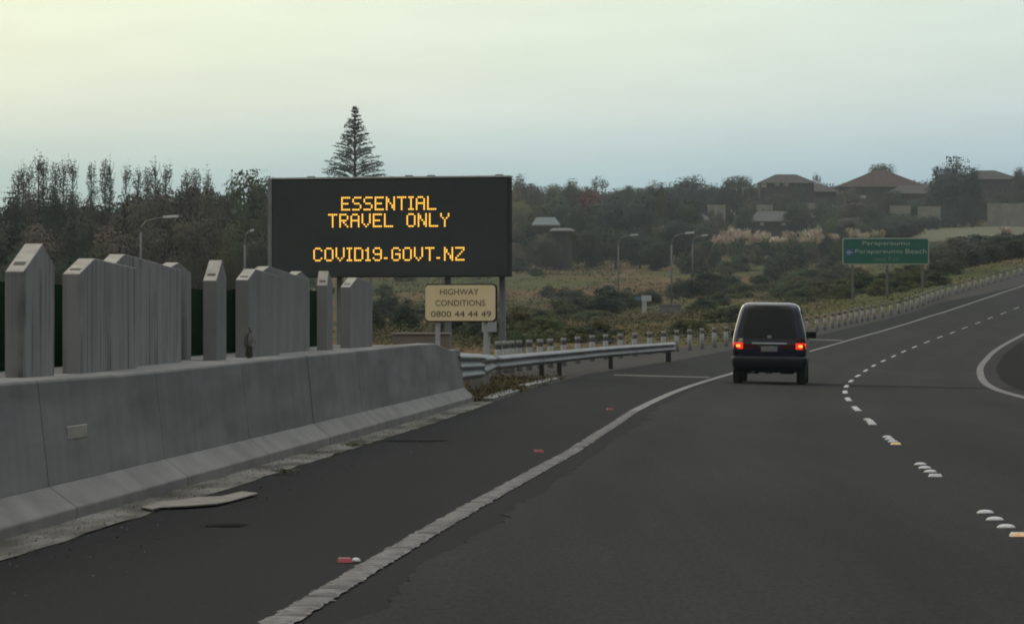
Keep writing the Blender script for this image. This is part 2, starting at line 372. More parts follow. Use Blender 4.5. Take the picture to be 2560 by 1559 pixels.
def ter(x, d):
    z = tbase(x, d) + hnoise(x, d)*min(1.2, d*.0016)
    if d < 450:
        le = leftedge(d) if d >= 71 else bx(d)-2.0
        l = le - x; zr = zroad(le, d)
        if x >= le: zz = zroad(min(x, cline(d)+12), d) - .05
        else:
            wgt = sst(0, 14 if d < 150 else 26, l)
            zz = (zr-.05)*(1-wgt) + z*wgt
        if x > cline(d)+LW+9: zz = zroad(cline(d)+12, d) - .3 + (x-cline(d)-LW-9)*.02
        if d < 69 and x < le: zz = min(zz, .15)
        k = sst(400, 450, d); z = zz*(1-k) + z*k
    return z
def ptop(py, d): return CAMH + (HZ-py)/F*d
dsT = list(np.concatenate([np.arange(-30, 120, 5.0), np.arange(120, 460, 8.0), np.arange(460, 1900, 25.0), [2200, 3000, 5000, 9000]]))
vs = []; fs = []; nx = 150
us = np.linspace(-1, 1, nx+1); us = np.sign(us)*np.abs(us)**1.5
for d in dsT:
    half = 55 + max(d, 0)*.30
    cx0 = cline(min(max(d, 0), 330))*.6
    for u in us:
        x = cx0 + u*half*(1 if d < 1900 else 3)
        vs.append((x, d, ter(x, max(d, 2))))
W1 = nx+1
for i in range(len(dsT)-1):
    for k in range(nx):
        p = i*W1+k; fs.append((p, p+1, p+W1+1, p+W1))
# field material: olive, straw, rust and dark scrub patches
fm = bpy.data.materials.new('rough pasture'); fm.use_nodes = True; t = fm.node_tree; n_ = t.nodes; b = n_['Principled BSDF']
b.inputs['Roughness'].default_value = .95; b.inputs['Specular IOR Level'].default_value = 0
tcx = n_.new('ShaderNodeTexCoord')
def fnoise(scale, st, lo, hi, c0, c1):
    mp = n_.new('ShaderNodeMapping'); mp.inputs['Scale'].default_value = st; t.links.new(tcx.outputs['Object'], mp.inputs[0])
    q = n_.new('ShaderNodeTexNoise'); q.inputs['Scale'].default_value = scale; q.inputs['Detail'].default_value = 7; q.inputs['Roughness'].default_value = .65
    t.links.new(mp.outputs[0], q.inputs[0]); r = n_.new('ShaderNodeValToRGB')
    r.color_ramp.elements[0].position = lo; r.color_ramp.elements[1].position = hi
    r.color_ramp.elements[0].color = (*c0, 1); r.color_ramp.elements[1].color = (*c1, 1); t.links.new(q.outputs[0], r.inputs[0]); return r.outputs[0]
def fmix(f, a, b_):
    mx = n_.new('ShaderNodeMix'); mx.data_type = 'RGBA'; t.links.new(f, mx.inputs[0]); t.links.new(a, mx.inputs[6]); t.links.new(b_, mx.inputs[7]); return mx.outputs[2]
ca = fnoise(.09, (1,.6,1), .38, .62, (.058,.067,.030), (.090,.090,.042))
cb_ = fnoise(.2, (1,.4,1), .4, .65, (.110,.074,.042), (.150,.098,.056))
fa = fnoise(.016, (1,.9,1), .46, .56, (0,0,0), (1,1,1))
c_ = fmix(fa, ca, cb_)
fd = fnoise(.11, (1,.3,1), .57, .66, (0,0,0), (1,1,1)); cd = fnoise(1, (1,1,1), .3, .7, (.036,.042,.022), (.056,.060,.030))
c_ = fmix(fd, c_, cd); t.links.new(c_, b.inputs['Base Color'])
mb = MB(); mb.add(vs, fs, True); g = mb.build('ground', fm); tag(g, kind='structure')

# gravel berm between shoulder and wire barrier, and grass at the end of the concrete barrier
M['gravel'] = mat('grey gravel', (.036,.0335,.0315), (.054,.050,.047), 3, .95, spec=.05)
dsb = [d for d in DS if d >= 90]
strip('berm', lambda d: min(fx(d)-.9, leftedge(d)-.6), lambda d: leftedge(d)+.05, M['gravel'], .003, dsb, nx=3)

exec_later = []
# ------------------------------------------------------------------ concrete barrier
def btop(d): return float(np.interp(d, [20, 24, 30, 40, 50, 58, 63.5, 67.5, 75], [.87, .875, .885, .945, 1.0, 1.045, 1.065, .95, .955]))
def bprof(d, inset=0):
    x = bx(d); toe = np.interp(d, [22, 70], [.07, .12]); slp = np.interp(d, [22, 70], [.205, .29]); tp = btop(d)
    return [(x, d, -.08), (x, d, toe), (x-.18, d, slp), (x-.25, d, tp-.018), (x-.262, d, tp), (x-.55, d, tp), (x-.55, d, -.08)]
joints = [14.0, 19.5, 25.3, 30.8, 36.6, 42.7, 49.0, 55.2, 61.2, 70.2]
bar = thing('concrete_barrier', 'grey concrete road barrier of panels with sloped foot along the left shoulder', 'barrier', (bx(40), 40, 0))
def shift(o, root): o.location = -Vector(root.location); return o
for a, b_ in zip(joints, joints[1:]):
    gap = .022 if a != 42.7 else .08
    ds = sorted(set([a+gap] + [float(q) for q in np.arange(math.ceil(a)+.5, b_, 1.0)] + [v for v in (63.5, 67.5) if a < v < b_] + [b_-.012]))
    mb = MB(); mb.sweep([[(p[0], p[1], p[2]) for p in (bprof(d)[2:6] + [(bx(d)-.55, d, -.08), (bx(d)-.18, d, -.08)])] for d in ds])
    shift(mb.build('barrier_panel', M['concrete'], bar, .006), bar)
    mb = MB(); mb.sweep([[(bx(d), d, -.08), bprof(d)[1], (bx(d)-.178, d, bprof(d)[2][2]-.003), (bx(d)-.178, d, -.08)] for d in ds])
    shift(mb.build('sloped_foot', M['toe'], bar, .01), bar)
# joint backing (dark gap filler)
for j in joints[1:-1]:
    mb = MB(); mb.sweep([[(bx(j)-.012, d, -.08), (bx(j)-.012, d, .05), (bx(j)-.19, d, .19), (bx(j)-.27, d, btop(j)-.02), (bx(j)-.5, d, btop(j)-.02), (bx(j)-.5, d, -.08)] for d in (j-.03, j+.045)])
    shift(mb.build('joint_filler', M['recess'], bar), bar)
dp = 24.9; pz = CAMH-(1079-846)/F*26.6
q = 26.65; mb = MB(); ox = bx(q)-.25+.03
mb.add([(ox-.02+.0465*(y-q)+s_, y, z) for s_ in (0, .035) for (y, z) in ((q-.42, pz-.043), (q+.42, pz-.043), (q+.42, pz+.043), (q-.42, pz+.043))],
       [(3,2,1,0), (4,5,6,7), (0,1,5,4), (1,2,6,5), (2,3,7,6), (3,0,4,7)])
shift(mb.build('junction_plate', M['plate'], bar, .004), bar)
# kerb channel at the barrier foot
jg = {i: random.uniform(-.05, .05) for i in range(len(DS))}
dsg = [d for d in np.arange(6, 70.3, .5)]; jj = {float(d): float(np.clip(rng.normal(0, .012), -.03, .03)) for d in dsg}
strip('gutter', lambda d: bx(d)-.03, lambda d: bx(d)+.36+jj[float(d)], M['gutter'], .005, [float(d) for d in dsg], 3)
mb = MB()
def gpt(px, y):
    d = F*CAMH/(y-HZ); return (gx(px, d), d)
bd_ = [gpt(*q) for q in ((352,1275),(380,1281),(398,1274),(461,1272),(540,1266),(572,1259),(645,1239),(604,1236),(552,1246),(498,1249),(452,1258),(408,1259))]
n = len(bd_); vs = [(x, y, zroad(x, y)+.012) for x, y in bd_]+[(x, y, zroad(x, y)+.024+.004*math.sin(i*2.1)) for i, (x, y) in enumerate(bd_)]
mb.add(vs, [tuple(range(n))[::-1], tuple(range(n, 2*n))]+[(k, (k+1) % n, n+(k+1) % n, n+k) for k in range(n)])
tag(mb.build('broken_slab', M['timber'], None, .008), 'pale broken slab of concrete jutting from the gutter onto the shoulder', 'debris')

P = []; Nn = []; SZ = []
for k in range(5200):
    d = 14+56*random.random()**1.2; x = bx(d)+.03+abs(random.gauss(0, .17))+(random.random()**6)*.9; P.append((x, d, zroad(x, d)+.012)); Nn.append((random.gauss(0, .5), random.gauss(0, .5)-.2, 1)); SZ.append(random.choice((.003, .004, .006, .009)))
GRIT = (P, Nn, SZ)

# ------------------------------------------------------------------ ledge, fins and green screen behind the barrier
def ledz(d): return btop(min(d, 60)) - .012
mb = MB(); mb.sweep([[(bx(d)-.553, d, ledz(d)), (bx(d)-1.7, d, ledz(d)), (bx(d)-1.7, d, -.3), (bx(d)-.553, d, -.3)] for d in [10, 20, 24, 30, 36, 40, 45, 50, 55, 58, 61.5]])
tag(mb.build('concrete_ledge', M['ledge'], None, .01), 'broad concrete ledge behind the barrier carrying the upright fins', 'ledge')
def fd(px, sb): return (4.68+sb)/(.0465-(px-1280)/F)
def fin(pxs, ys, sb, label, m, rec=True):
    d0, d1, d2 = [fd(p, sb) for p in pxs]
    z = [ptop(y, d) for y, d in zip(ys, (d0, d1, d2))]
    X = lambda d, o=0: -4.68-sb+.0465*d-o
    root = thing('concrete_fin', label, 'fin', (X(d0), d0, ledz(d0)), 0, 'upright gabled concrete fins on the barrier ledge')
    T = .13; prof = [(d0, ledz(d0)-.03), (d0, z[0]), (d1, z[1]), (d2, z[2]), (d2, ledz(d2)-.03)]
    mb = MB(); n = 5
    vs = [(X(d), d, q) for d, q in prof]+[(X(d, T), d, q) for d, q in prof]
    mb.add(vs, [tuple(range(n)), tuple(range(n, 2*n))[::-1]]+[(k, n+k, n+(k+1) % n, (k+1) % n) for k in range(n)])
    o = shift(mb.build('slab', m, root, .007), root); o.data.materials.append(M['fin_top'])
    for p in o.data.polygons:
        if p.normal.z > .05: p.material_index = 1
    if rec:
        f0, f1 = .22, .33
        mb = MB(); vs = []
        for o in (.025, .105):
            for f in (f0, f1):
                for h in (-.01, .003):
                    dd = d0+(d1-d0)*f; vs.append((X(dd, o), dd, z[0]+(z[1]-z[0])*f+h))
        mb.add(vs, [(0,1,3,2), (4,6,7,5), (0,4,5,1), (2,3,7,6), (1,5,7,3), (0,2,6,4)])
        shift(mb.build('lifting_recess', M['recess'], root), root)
    return root
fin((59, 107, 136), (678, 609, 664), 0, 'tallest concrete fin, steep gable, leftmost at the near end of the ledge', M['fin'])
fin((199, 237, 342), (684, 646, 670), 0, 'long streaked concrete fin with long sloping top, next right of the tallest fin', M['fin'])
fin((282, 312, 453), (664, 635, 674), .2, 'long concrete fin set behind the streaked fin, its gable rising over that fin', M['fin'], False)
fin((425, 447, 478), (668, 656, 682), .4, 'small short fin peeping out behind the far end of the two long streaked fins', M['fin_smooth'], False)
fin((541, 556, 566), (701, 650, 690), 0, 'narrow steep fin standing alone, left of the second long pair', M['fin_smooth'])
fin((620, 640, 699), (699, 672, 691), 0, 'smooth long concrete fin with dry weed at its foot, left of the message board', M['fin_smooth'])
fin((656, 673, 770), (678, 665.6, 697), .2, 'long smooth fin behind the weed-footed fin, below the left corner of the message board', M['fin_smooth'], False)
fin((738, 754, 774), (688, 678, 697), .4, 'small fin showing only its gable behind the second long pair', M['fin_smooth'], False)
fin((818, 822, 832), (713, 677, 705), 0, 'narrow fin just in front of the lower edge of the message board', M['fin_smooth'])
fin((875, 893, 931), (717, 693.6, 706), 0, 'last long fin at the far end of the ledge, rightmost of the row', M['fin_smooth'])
gs = thing('green_screen', 'dark green screen wall standing behind the row of concrete fins', 'screen wall', (bx(40)-1.5, 40, .8))
dsx = np.arange(14, 58, 2.4)
for a in dsx:
    mb = MB(); mb.sweep([[(bx(d)-1.55, d, -.3), (bx(d)-1.55, d, zt), (bx(d)-1.63, d, zt), (bx(d)-1.63, d, -.3)] for d, zt in ((a+.006, float(np.interp(a, [14, 33, 46, 58], [1.5, 1.60, 1.71, 1.83]))), (a+2.394, float(np.interp(a, [14, 33, 46, 58], [1.5, 1.60, 1.71, 1.83]))))])
    shift(mb.build('screen_panel', M['screen'], gs), gs)

# ------------------------------------------------------------------ leaf-card foliage
def cards(name, P, Nn, size, m, parent=None, elong=1.0):
    n = len(P); P = np.asarray(P, float); Nn = np.asarray(Nn, float); Nn /= np.linalg.norm(Nn, axis=1)[:, None]+1e-9
    a = rng.normal(size=(n, 3)); a -= (a*Nn).sum(1)[:, None]*Nn; a /= np.linalg.norm(a, axis=1)[:, None]+1e-9
    b = np.cross(Nn, a); s = (np.asarray(size)*np.ones(n)*rng.uniform(.7, 1.3, n))[:, None]
    V = np.stack([P-a*s*elong, P-b*s*.6+a*s*.1, P+a*s*elong, P+b*s*.6-a*s*.1], 1).reshape(-1, 3)
    me = bpy.data.meshes.new(name); me.vertices.add(4*n); me.vertices.foreach_set('co', V.ravel())
    me.loops.add(4*n); me.loops.foreach_set('vertex_index', np.arange(4*n, dtype=np.int32))
    me.polygons.add(n); me.polygons.foreach_set('loop_start', np.arange(0, 4*n, 4, dtype=np.int32)); me.polygons.foreach_set('loop_total', np.full(n, 4, np.int32))
    me.update(); me.validate(); me.materials.append(m)
    return link(name, me, parent) if name else me
tag(cards('road_grit', GRIT[0], GRIT[1], np.array(GRIT[2]), mat('grit and silt', (.035,.032,.026), (.14,.13,.11), 9, .95, spec=.05)), 'loose grit and silt along the gutter edge', 'grit', kind='stuff')
def crown_pts(kind, nclump, nleaf):
    P = []; Nn = []
    for k in range(nclump):
        v = rng.normal(size=3); v /= np.linalg.norm(v); r = rng.uniform(.35, 1)**.5
        if kind == 'round': c = np.array([v[0]*.40*r, v[1]*.40*r, .56+v[2]*.36*r]); sg = .075
        elif kind == 'wide': c = np.array([v[0]*.44*r, v[1]*.44*r, .50+abs(v[2])**.8*np.sign(v[2])*.40*r]); sg = .085
        elif kind == 'dome':
            c = np.array([v[0]*.42*r, v[1]*.42*r, .10+abs(v[2])*.72*r]); sg = .085
        elif kind == 'loose': c = np.array([v[0]*.36*r, v[1]*.36*r, .56+v[2]*.40*r]); sg = .06
        s3 = sg*np.array([1.15, 1.15, .75])*rng.uniform(.7, 1.35)
        pts = c + np.clip(rng.normal(size=(nleaf, 3)), -1.5, 1.5)*s3
        nn = (pts-c)/sg*.38 + rng.normal(size=(nleaf, 3))*.22 + v*.7 + np.array([0, 0, .3])
        P.append(pts); Nn.append(nn)
    P = np.concatenate(P); P[:, 2] = np.clip(P[:, 2], .0, 1.05)
    return P, np.concatenate(Nn)
def leafmat(name, c1, c2, rand=.6, c3=None):
    return mat(name, c1, c2, 2.2, .9, spec=.1, rand=rand, detail=3, c3=c3, s3=3.0)
G = 1.0
LM = {'dark': leafmat('dark foliage', (.036,.047,.028), (.058,.070,.044)),
      'green': leafmat('mid green foliage', (.054,.070,.027), (.086,.100,.042)),
      'olive': leafmat('yellow olive foliage', (.078,.080,.030), (.118,.114,.048)),
      'brown': leafmat('brown autumn foliage', (.070,.061,.043), (.100,.087,.060)),
      'grey': leafmat('grey brown twiggy foliage', (.085,.075,.060), (.13,.115,.09)),
      'pine': leafmat('grey green pine needles', (.060,.074,.060), (.095,.110,.090), .1),
      'red': leafmat('red autumn foliage', (.085,.022,.018), (.14,.038,.030), .1),
      'deep': leafmat('deep blue green foliage', (.030,.043,.038), (.048,.062,.052))}
bark = mat('bark', (.035,.03,.024), (.06,.05,.04), 6, .9)
def tmpl(kind, lm, nclump, nleaf, size):
    P, Nn = crown_pts(kind, nclump, nleaf)
    P[:, 2] *= 1/np.quantile(P[:, 2], .992); P[:, :2] *= .48/np.quantile(np.hypot(P[:, 0], P[:, 1]), .97)
    o = cards('crown', P, Nn, size, LM[lm]); me = o.data; bpy.data.objects.remove(o); return me
CROWN = {}
for lm in ('dark', 'green', 'brown', 'olive', 'deep'):
    CROWN[lm] = [tmpl('round', lm, 60, 130, .024), tmpl('wide', lm, 70, 130, .024), tmpl('wide', lm, 62, 130, .025)]
CROWN['conifer'] = [tmpl('dome', 'deep', 80, 120, .022), tmpl('dome', 'deep', 70, 120, .022)]
CROWN['red'] = [tmpl('round', 'red', 40, 60, .034)]
CROWN['sparse'] = [tmpl('loose', 'brown', 30, 45, .026), tmpl('loose', 'grey', 30, 45, .024)]
BUSH = {lm: [tmpl('dome', lm, 40, 150, .030), tmpl('dome', lm, 50, 130, .030)] for lm in ('dark', 'green', 'olive', 'brown')}
def trunk_mesh():
    mb = MB(); mb.tube([(0,0,0), (.008,0,.15), (-.004,.006,.32), (.004,-.004,.55)], [.030, .024, .018, .008], 7)
    for k in range(5):
        a = k*2.4+.3; z0 = .22+.06*k
        mb.tube([(0,0,z0), (.10*math.cos(a), .10*math.sin(a), z0+.12), (.2*math.cos(a), .2*math.sin(a), z0+.26)], [.012, .008, .003], 5)
    o = mb.build('trunk', bark); me = o.data; bpy.data.objects.remove(o); return me
TRUNK = trunk_mesh()
def tree(px, ytop, d, wpx, cm, label, group=None, name='tree', cat='tree'):
    x = gx(px, d); z0 = ter(x, d)-.1; h = ptop(ytop, d)-z0; wid = wpx/F*d
    r = thing(name, label, cat, (x, d, z0), random.uniform(0, 6.28), group)
    t_ = link('trunk', TRUNK, r); t_.scale = (h, h, h)
    c = link('crown', cm, r); sx = wid/.98
    c.scale = (sx, sx, h)
    return r
def ground_d(px, y, d0=75, d1=1500):
    prev = None
    for d in np.arange(d0, d1, 4.0):
        yy = HZ-(ter(gx(px, d), d)-CAMH)*F/d
        if yy <= y: return float(d)
    return d1
def bush(px, ybase, wpx, hpx, lm, label, group, name='shrub', cat='shrub', d=None):
    d = d or ground_d(px, ybase); x = gx(px, d); z0 = ter(x, d)-.05
    r = thing(name, label, cat, (x, d, z0), random.uniform(0, 6.28), group)
    c = link('foliage', random.choice(BUSH[lm]), r); c.scale = (wpx/F*d/.95, wpx/F*d/.95, hpx/F*d/.9)
    return r

# ---- left wood behind the fins
GL = 'autumn trees behind the fins'
lab = {'brown': 'brown autumn tree in the wood behind the concrete fins', 'dark': 'dark green tree in the wood behind the concrete fins',
       'olive': 'olive coloured tree in the wood behind the concrete fins', 'green': 'green tree in the wood behind the concrete fins'}
left = [(-30,505,420,120,'brown'), (25,498,400,110,'dark'), (75,492,430,110,'brown'), (130,488,400,120,'dark'), (185,498,440,120,'dark'), (235,508,410,100,'brown'),
        (285,512,440,110,'dark'), (335,492,400,130,'brown'), (395,470,430,120,'brown'), (440,488,400,120,'brown'), (490,472,440,120,'brown'), (535,474,410,110,'brown'),
        (20,560,340,130,'dark'), (110,570,330,130,'brown'), (200,545,350,120,'dark'), (290,575,330,140,'brown'), (370,560,350,120,'brown'), (450,545,340,130,'brown'),
        (520,560,350,120,'brown'), (590,560,360,110,'green'), (235,620,300,90,'green'), (650,590,340,90,'dark'), (60,640,280,110,'dark'), (150,650,290,110,'dark'), (560,625,310,90,'olive')]
for px, yt, d, wp, lm in left:
    tree(px, yt, d, wp, random.choice(CROWN[lm]), lab[lm], GL+' ('+lm+')', 'woodland_tree')
tree(612, 438, 470, 150, CROWN['green'][0], 'big rounded green tree at the left edge of the message board', None, 'broadleaf_tree')
tree(668, 452, 480, 90, CROWN['dark'][0], 'dark tree half hidden by the left edge of the message board', None, 'broadleaf_tree')
# bare-topped poplars
def poplar_mesh(seed, lm):
    r_ = np.random.default_rng(seed); P = []; Nn = []
    for k in range(58):
        z = .2+.78*r_.random()**1.25; rad = .060*(1-((z-.45)/.62)**2*.8); a = r_.uniform(0, 6.28); q = r_.uniform(.1, 1)*rad
        n = 30; pts = np.array([q*math.cos(a), q*math.sin(a), z])+r_.normal(size=(n, 3))*np.array([.008, .008, .040])
        P.append(pts); Nn.append(r_.normal(size=(n, 3))+[0, -.3, .3])
    o = cards('crown', np.concatenate(P), np.concatenate(Nn), .0055, LM[lm], None, 1.6); me = o.data; bpy.data.objects.remove(o); return me
POP = [poplar_mesh(3, 'grey'), poplar_mesh(4, 'brown'), poplar_mesh(5, 'grey'), poplar_mesh(6, 'grey')]
def poptrunk():
    mb = MB(); mb.tube([(0,0,0), (0,0,.5), (0,0,.97)], [.012, .007, .0015], 6)
    for k in range(26):
        a = k*2.4; z0 = .2+.028*k; l = .12
        mb.tube([(0,0,z0), (.028*math.cos(a), .028*math.sin(a), z0+l*.5), (.036*math.cos(a), .036*math.sin(a), z0+l)], [.003, .002, .001], 4)
    o = mb.build('trunk', bark); me = o.data; bpy.data.objects.remove(o); return me
PT = poptrunk()
for i, (px, yt, wp) in enumerate([(45,432,34),(58,418,26),(96,396,34),(108,404,24),(138,412,28),(158,408,26),(182,406,30),(228,412,22),(262,404,26),(275,410,24),(315,420,24),(345,428,26),(368,424,22),(388,412,30),(415,418,28),(468,432,30),(490,428,26),(520,432,26),(72,425,22)]):
    d = 500+random.uniform(-25, 25); x = gx(px, d); z0 = ter(x, d); h = ptop(yt, d)-z0
    r = thing('poplar_tree', 'thin bare-topped poplar rising above the wood on the left', 'tree', (x, d, z0), random.uniform(0, 6), 'bare topped poplars on the left')
    c = link('crown', POP[i*3 % 4], r); sw = wp*1.75/F*d/.12; c.scale = (sw, sw, h); t_ = link('trunk', PT, r); t_.scale = (sw, sw, h)
# ---- Norfolk pine
d = 500; x = gx(887, d); z0 = ter(x, d); H = ptop(266, d)-z0
r = thing('norfolk_pine', 'tall symmetrical Norfolk pine standing above the message board', 'tree', (x, d, z0))
mb = MB(); mb.tube([(0,0,0), (0,0,H*.5), (0,0,H)], [.42, .25, .03], 10); mb.build('trunk', bark, r)
P = []; Nn = []; mb = MB(); z = H-.25; k = 0
while z > 5:
    t_ = H-z; rad = min(5.6, .20+.40*t_+.006*t_*t_)*random.uniform(.9, 1.08); nb = 6 if t_ < 2 else (8 if t_ < 6 else 10)
    for j in range(nb):
        if random.random() < (.03 if t_ < 4 else .10): continue
        a = 2*math.pi*(j+.5*(k % 2))/nb+random.uniform(-.25, .25); rr = rad*random.uniform(.84, 1.08); rise = .34*random.uniform(.7, 1.25)
        zz = z+random.uniform(-.1, .1)
        cur = lambda s: (rr*s*math.cos(a), rr*s*math.sin(a), zz-.35*rr*.5+rr*rise*(1.75*s-.85*s*s)*1.0)
        mb.tube([cur(s) for s in (0, .35, .7, 1)], [.04, .03, .02, .008], 4, False)
        n = int(8+rr*8)
        for s in np.linspace(.30 if rr > 1.5 else .1, 1.0, n):
            p = np.array(cur(s)); wdt = .055+.075*math.sin(min(1, s)*2.6)
            for q in range(2): P.append(p+rng.normal(size=3)*np.array([wdt, wdt, wdt*.7])); Nn.append(rng.normal(size=3)+[0, 0, .6])
    z -= .47+.012*t_; k += 1
mb.build('branches', bark, r, fix=False)
cards('crown', P, Nn, .092, LM['pine'], r, 1.5)

# ---- hillside trees between message board and houses, and right skyline
GH = 'trees on the hillside'
labh = {'dark': 'dark green tree on the hillside below the houses', 'green': 'mid green tree on the hillside below the houses', 'olive': 'yellowish tree on the hillside below the houses',
        'brown': 'brownish tree on the hillside below the houses', 'deep': 'deep blue green tree on the hillside below the houses'}
hs_ = [(1296,446,900,55,'brown'),(1325,462,950,60,'brown'),(1362,470,980,60,'green'),(1395,464,1000,60,'green'),(1432,456,960,64,'dark'),(1465,472,1000,60,'dark'),(1540,478,1000,60,'dark'),(1568,468,980,60,'dark'),(1600,472,1020,60,'dark'),(1640,458,980,60,'dark'),
       (1690,462,1000,80,'dark'),(1722,447,960,120,'deep'),(1775,464,1000,70,'dark'),(1842,443,1020,95,'dark'),(1815,470,900,70,'deep'),(1875,470,980,50,'dark'),
       (1305,505,780,80,'olive'),(1350,520,740,90,'green'),(1400,505,760,90,'dark'),(1445,520,720,90,'dark'),(1490,510,760,100,'dark'),(1545,498,740,110,'deep'),(1600,505,720,110,'deep'),(1650,480,760,110,'dark'),(1668,520,700,90,'deep'),
       (1720,505,760,90,'dark'),(1690,555,660,90,'deep'),(1310,570,680,80,'dark'),(1365,585,650,80,'brown'),(1420,575,660,80,'green'),(1480,570,660,90,'dark'),(1540,575,650,90,'dark'),(1600,570,650,90,'deep'),(1740,560,690,100,'dark'),
       (1640,600,630,90,'dark'),(1290,610,640,60,'brown'),(1790,540,800,60,'brown'),(1655,475,700,30,'olive'),(1285,480,850,50,'olive'),(1745,610,620,50,'brown'),
       (1975,490,930,60,'dark'),(1995,505,860,70,'dark'),(2060,500,880,60,'dark'),(2095,512,840,80,'dark'),(2140,505,830,110,'brown'),(2185,520,800,90,'dark'),(2240,535,760,120,'dark'),(2260,545,740,100,'deep'),(2210,560,720,90,'dark'),(2130,545,800,80,'brown'),
       (2235,478,930,60,'dark'),(2130,470,960,50,'brown'),(1935,486,940,46,'dark'),(2295,500,900,60,'dark'),(2450,478,960,50,'dark'),(1998,462,990,40,'dark'),(2060,462,1050,80,'brown'),(2015,470,1080,60,'dark'),(2118,480,1000,60,'brown'),(2330,470,1050,60,'brown'),(2505,480,900,50,'dark'),(2480,500,880,50,'dark'),(2280,485,1000,60,'brown'),(1925,505,900,50,'dark'),(1885,500,900,60,'brown'),(1858,520,860,50,'dark'),(2080,545,800,50,'green'),(2160,560,760,60,'dark'),(1655,565,690,60,'brown')]
for px, yt, d, wp, lm in hs_:
    tree(px, yt, d, wp*1.1, random.choice(CROWN[lm]), labh[lm], GH+' ('+lm+')', 'hillside_tree')
tree(1475, 474, 880, 88, CROWN['red'][0], 'rounded dark red autumn tree among green ones right of the message board', None, 'autumn_tree')
tree(1498, 443, 960, 62, CROWN['sparse'][0], 'loose topped tree standing above the red autumn tree', None, 'broadleaf_tree')
tree(2202, 413, 1080, 95, CROWN['dark'][0], 'tree rising behind the reddish gabled roof', None, 'broadleaf_tree')
tree(2388, 410, 860, 150, CROWN['conifer'][0], 'big dark spreading conifer between the reddish roof and the right-hand house', None, 'conifer_tree')
tree(2350, 424, 870, 90, CROWN['conifer'][1], 'dark conifer lobe on the left flank of the big spreading conifer', None, 'conifer_tree')
tree(2432, 430, 850, 80, CROWN['conifer'][1], 'dark conifer lobe on the right flank of the big spreading conifer', None, 'conifer_tree')
tree(2552, 424, 1000, 60, CROWN['dark'][1], 'dark tree on the skyline at the right edge of the photo', None, 'broadleaf_tree')
tree(2042, 434, 1100, 30, CROWN['sparse'][0], 'thin little tree beside the hip roof on the skyline', None, 'broadleaf_tree')
# far wood closing the skyline
P = []; Nn = []
for k in range(230):
    px = random.uniform(-250, 2850); d = random.uniform(1150, 1500); x = gx(px, d); zt = ter(x, d)
    if px < 1250: yt = random.uniform(500, 560)
    else: yt = random.uniform(486, 510)
    h = max(3.5, ptop(yt, d)-zt); c = np.array([x, d, zt+h*.5]); n = 90
    pts = c+rng.normal(size=(n, 3))*np.array([4.5, 4.5, h*.24]); pts[:, 2] = np.minimum(pts[:, 2], zt+h); P.append(pts); Nn.append(rng.normal(size=(n, 3))+[0, -.3, .6])
for k in range(170):   # dark under-storey of the near left wood
    px = random.uniform(-150, 720); d = random.uniform(420, 520); x = gx(px, d); zt = ter(x, d); h = random.uniform(4, 8)
    c = np.array([x, d, zt+h*.45]); n = 110
    pts = c+rng.normal(size=(n, 3))*np.array([2.2, 2.2, h*.25]); P.append(pts); Nn.append(rng.normal(size=(n, 3))+[0, -.3, .6])
tag(cards('far_woodland', np.concatenate(P), np.concatenate(Nn), .55, LM['dark'], None), 'dark far woodland filling in behind the single trees', 'woodland', kind='stuff')

# ---- shrubs in the rough ground beside the motorway
GS = 'shrubs in the rough ground'
lbs = {'dark': 'dark green shrub in the rough ground beside the motorway', 'green': 'mid green shrub in the rough ground beside the motorway',
       'olive': 'yellow green shrub in the rough ground beside the motorway', 'brown': 'brown dry shrub in the rough ground beside the motorway'}
sh = []
for px, yb, wp, hp, lm in [(1760,745,130,70,'dark'),(1700,748,90,50,'dark'),(1815,735,90,50,'dark'),(1975,700,110,66,'dark'),(1930,705,60,45,'dark'),(2075,690,80,48,'dark'),(1510,790,110,62,'dark'),(1450,795,90,58,'dark'),(1565,775,80,50,'dark'),(1400,800,80,48,'green'),
                           (1345,815,80,48,'green'),(1300,830,80,50,'olive'),(1265,850,70,55,'olive'),(1330,850,70,40,'olive'),(1390,840,70,38,'green'),(1290,870,60,40,'green'),(1620,765,70,40,'dark'),(1790,765,70,35,'green'),(1850,745,80,40,'green'),(1900,730,70,40,'green'),
                           (2105,745,70,45,'olive'),(2150,735,80,45,'green'),(2200,740,70,40,'olive'),(2245,730,70,40,'green'),(2290,722,70,45,'olive'),(2050,752,80,40,'olive'),(2000,760,80,36,'green'),(1960,748,80,40,'green'),(2330,712,70,46,'dark'),(2370,690,80,45,'dark'),(2420,670,80,45,'dark'),(2470,660,90,45,'dark'),(2530,650,90,50,'dark'),
                           (2390,640,120,40,'brown'),(2440,630,110,36,'dark'),(2500,625,120,40,'dark'),(2350,655,90,40,'green'),(2560,635,90,46,'dark'),(2300,665,70,35,'green'),
                           (1300,680,60,26,'dark'),(1340,690,50,20,'dark'),(1395,655,60,22,'dark'),(1450,650,70,26,'dark'),(1350,640,70,26,'brown'),(1520,640,90,28,'brown'),(1580,645,80,28,'brown'),(1290,655,60,30,'brown'),(1840,625,100,28,'dark'),(1900,640,100,30,'dark'),(1780,640,80,28,'dark'),(2010,650,90,30,'dark'),
                           (960,740,60,24,'dark'),(1010,705,60,20,'dark'),(960,800,80,60,'dark'),(1010,830,90,70,'dark'),(1120,840,80,80,'dark'),(1180,855,80,70,'dark'),(1060,800,70,40,'green'),(940,845,60,60,'dark'),(1225,860,70,60,'dark'),(1160,800,60,34,'olive'),(1420,760,80,34,'dark'),(1370,745,50,28,'dark')]:
    bush(px, yb, wp*random.uniform(.85, 1.1), hp*random.uniform(.85, 1.1), lm, lbs[lm], GS+' ('+lm+')')
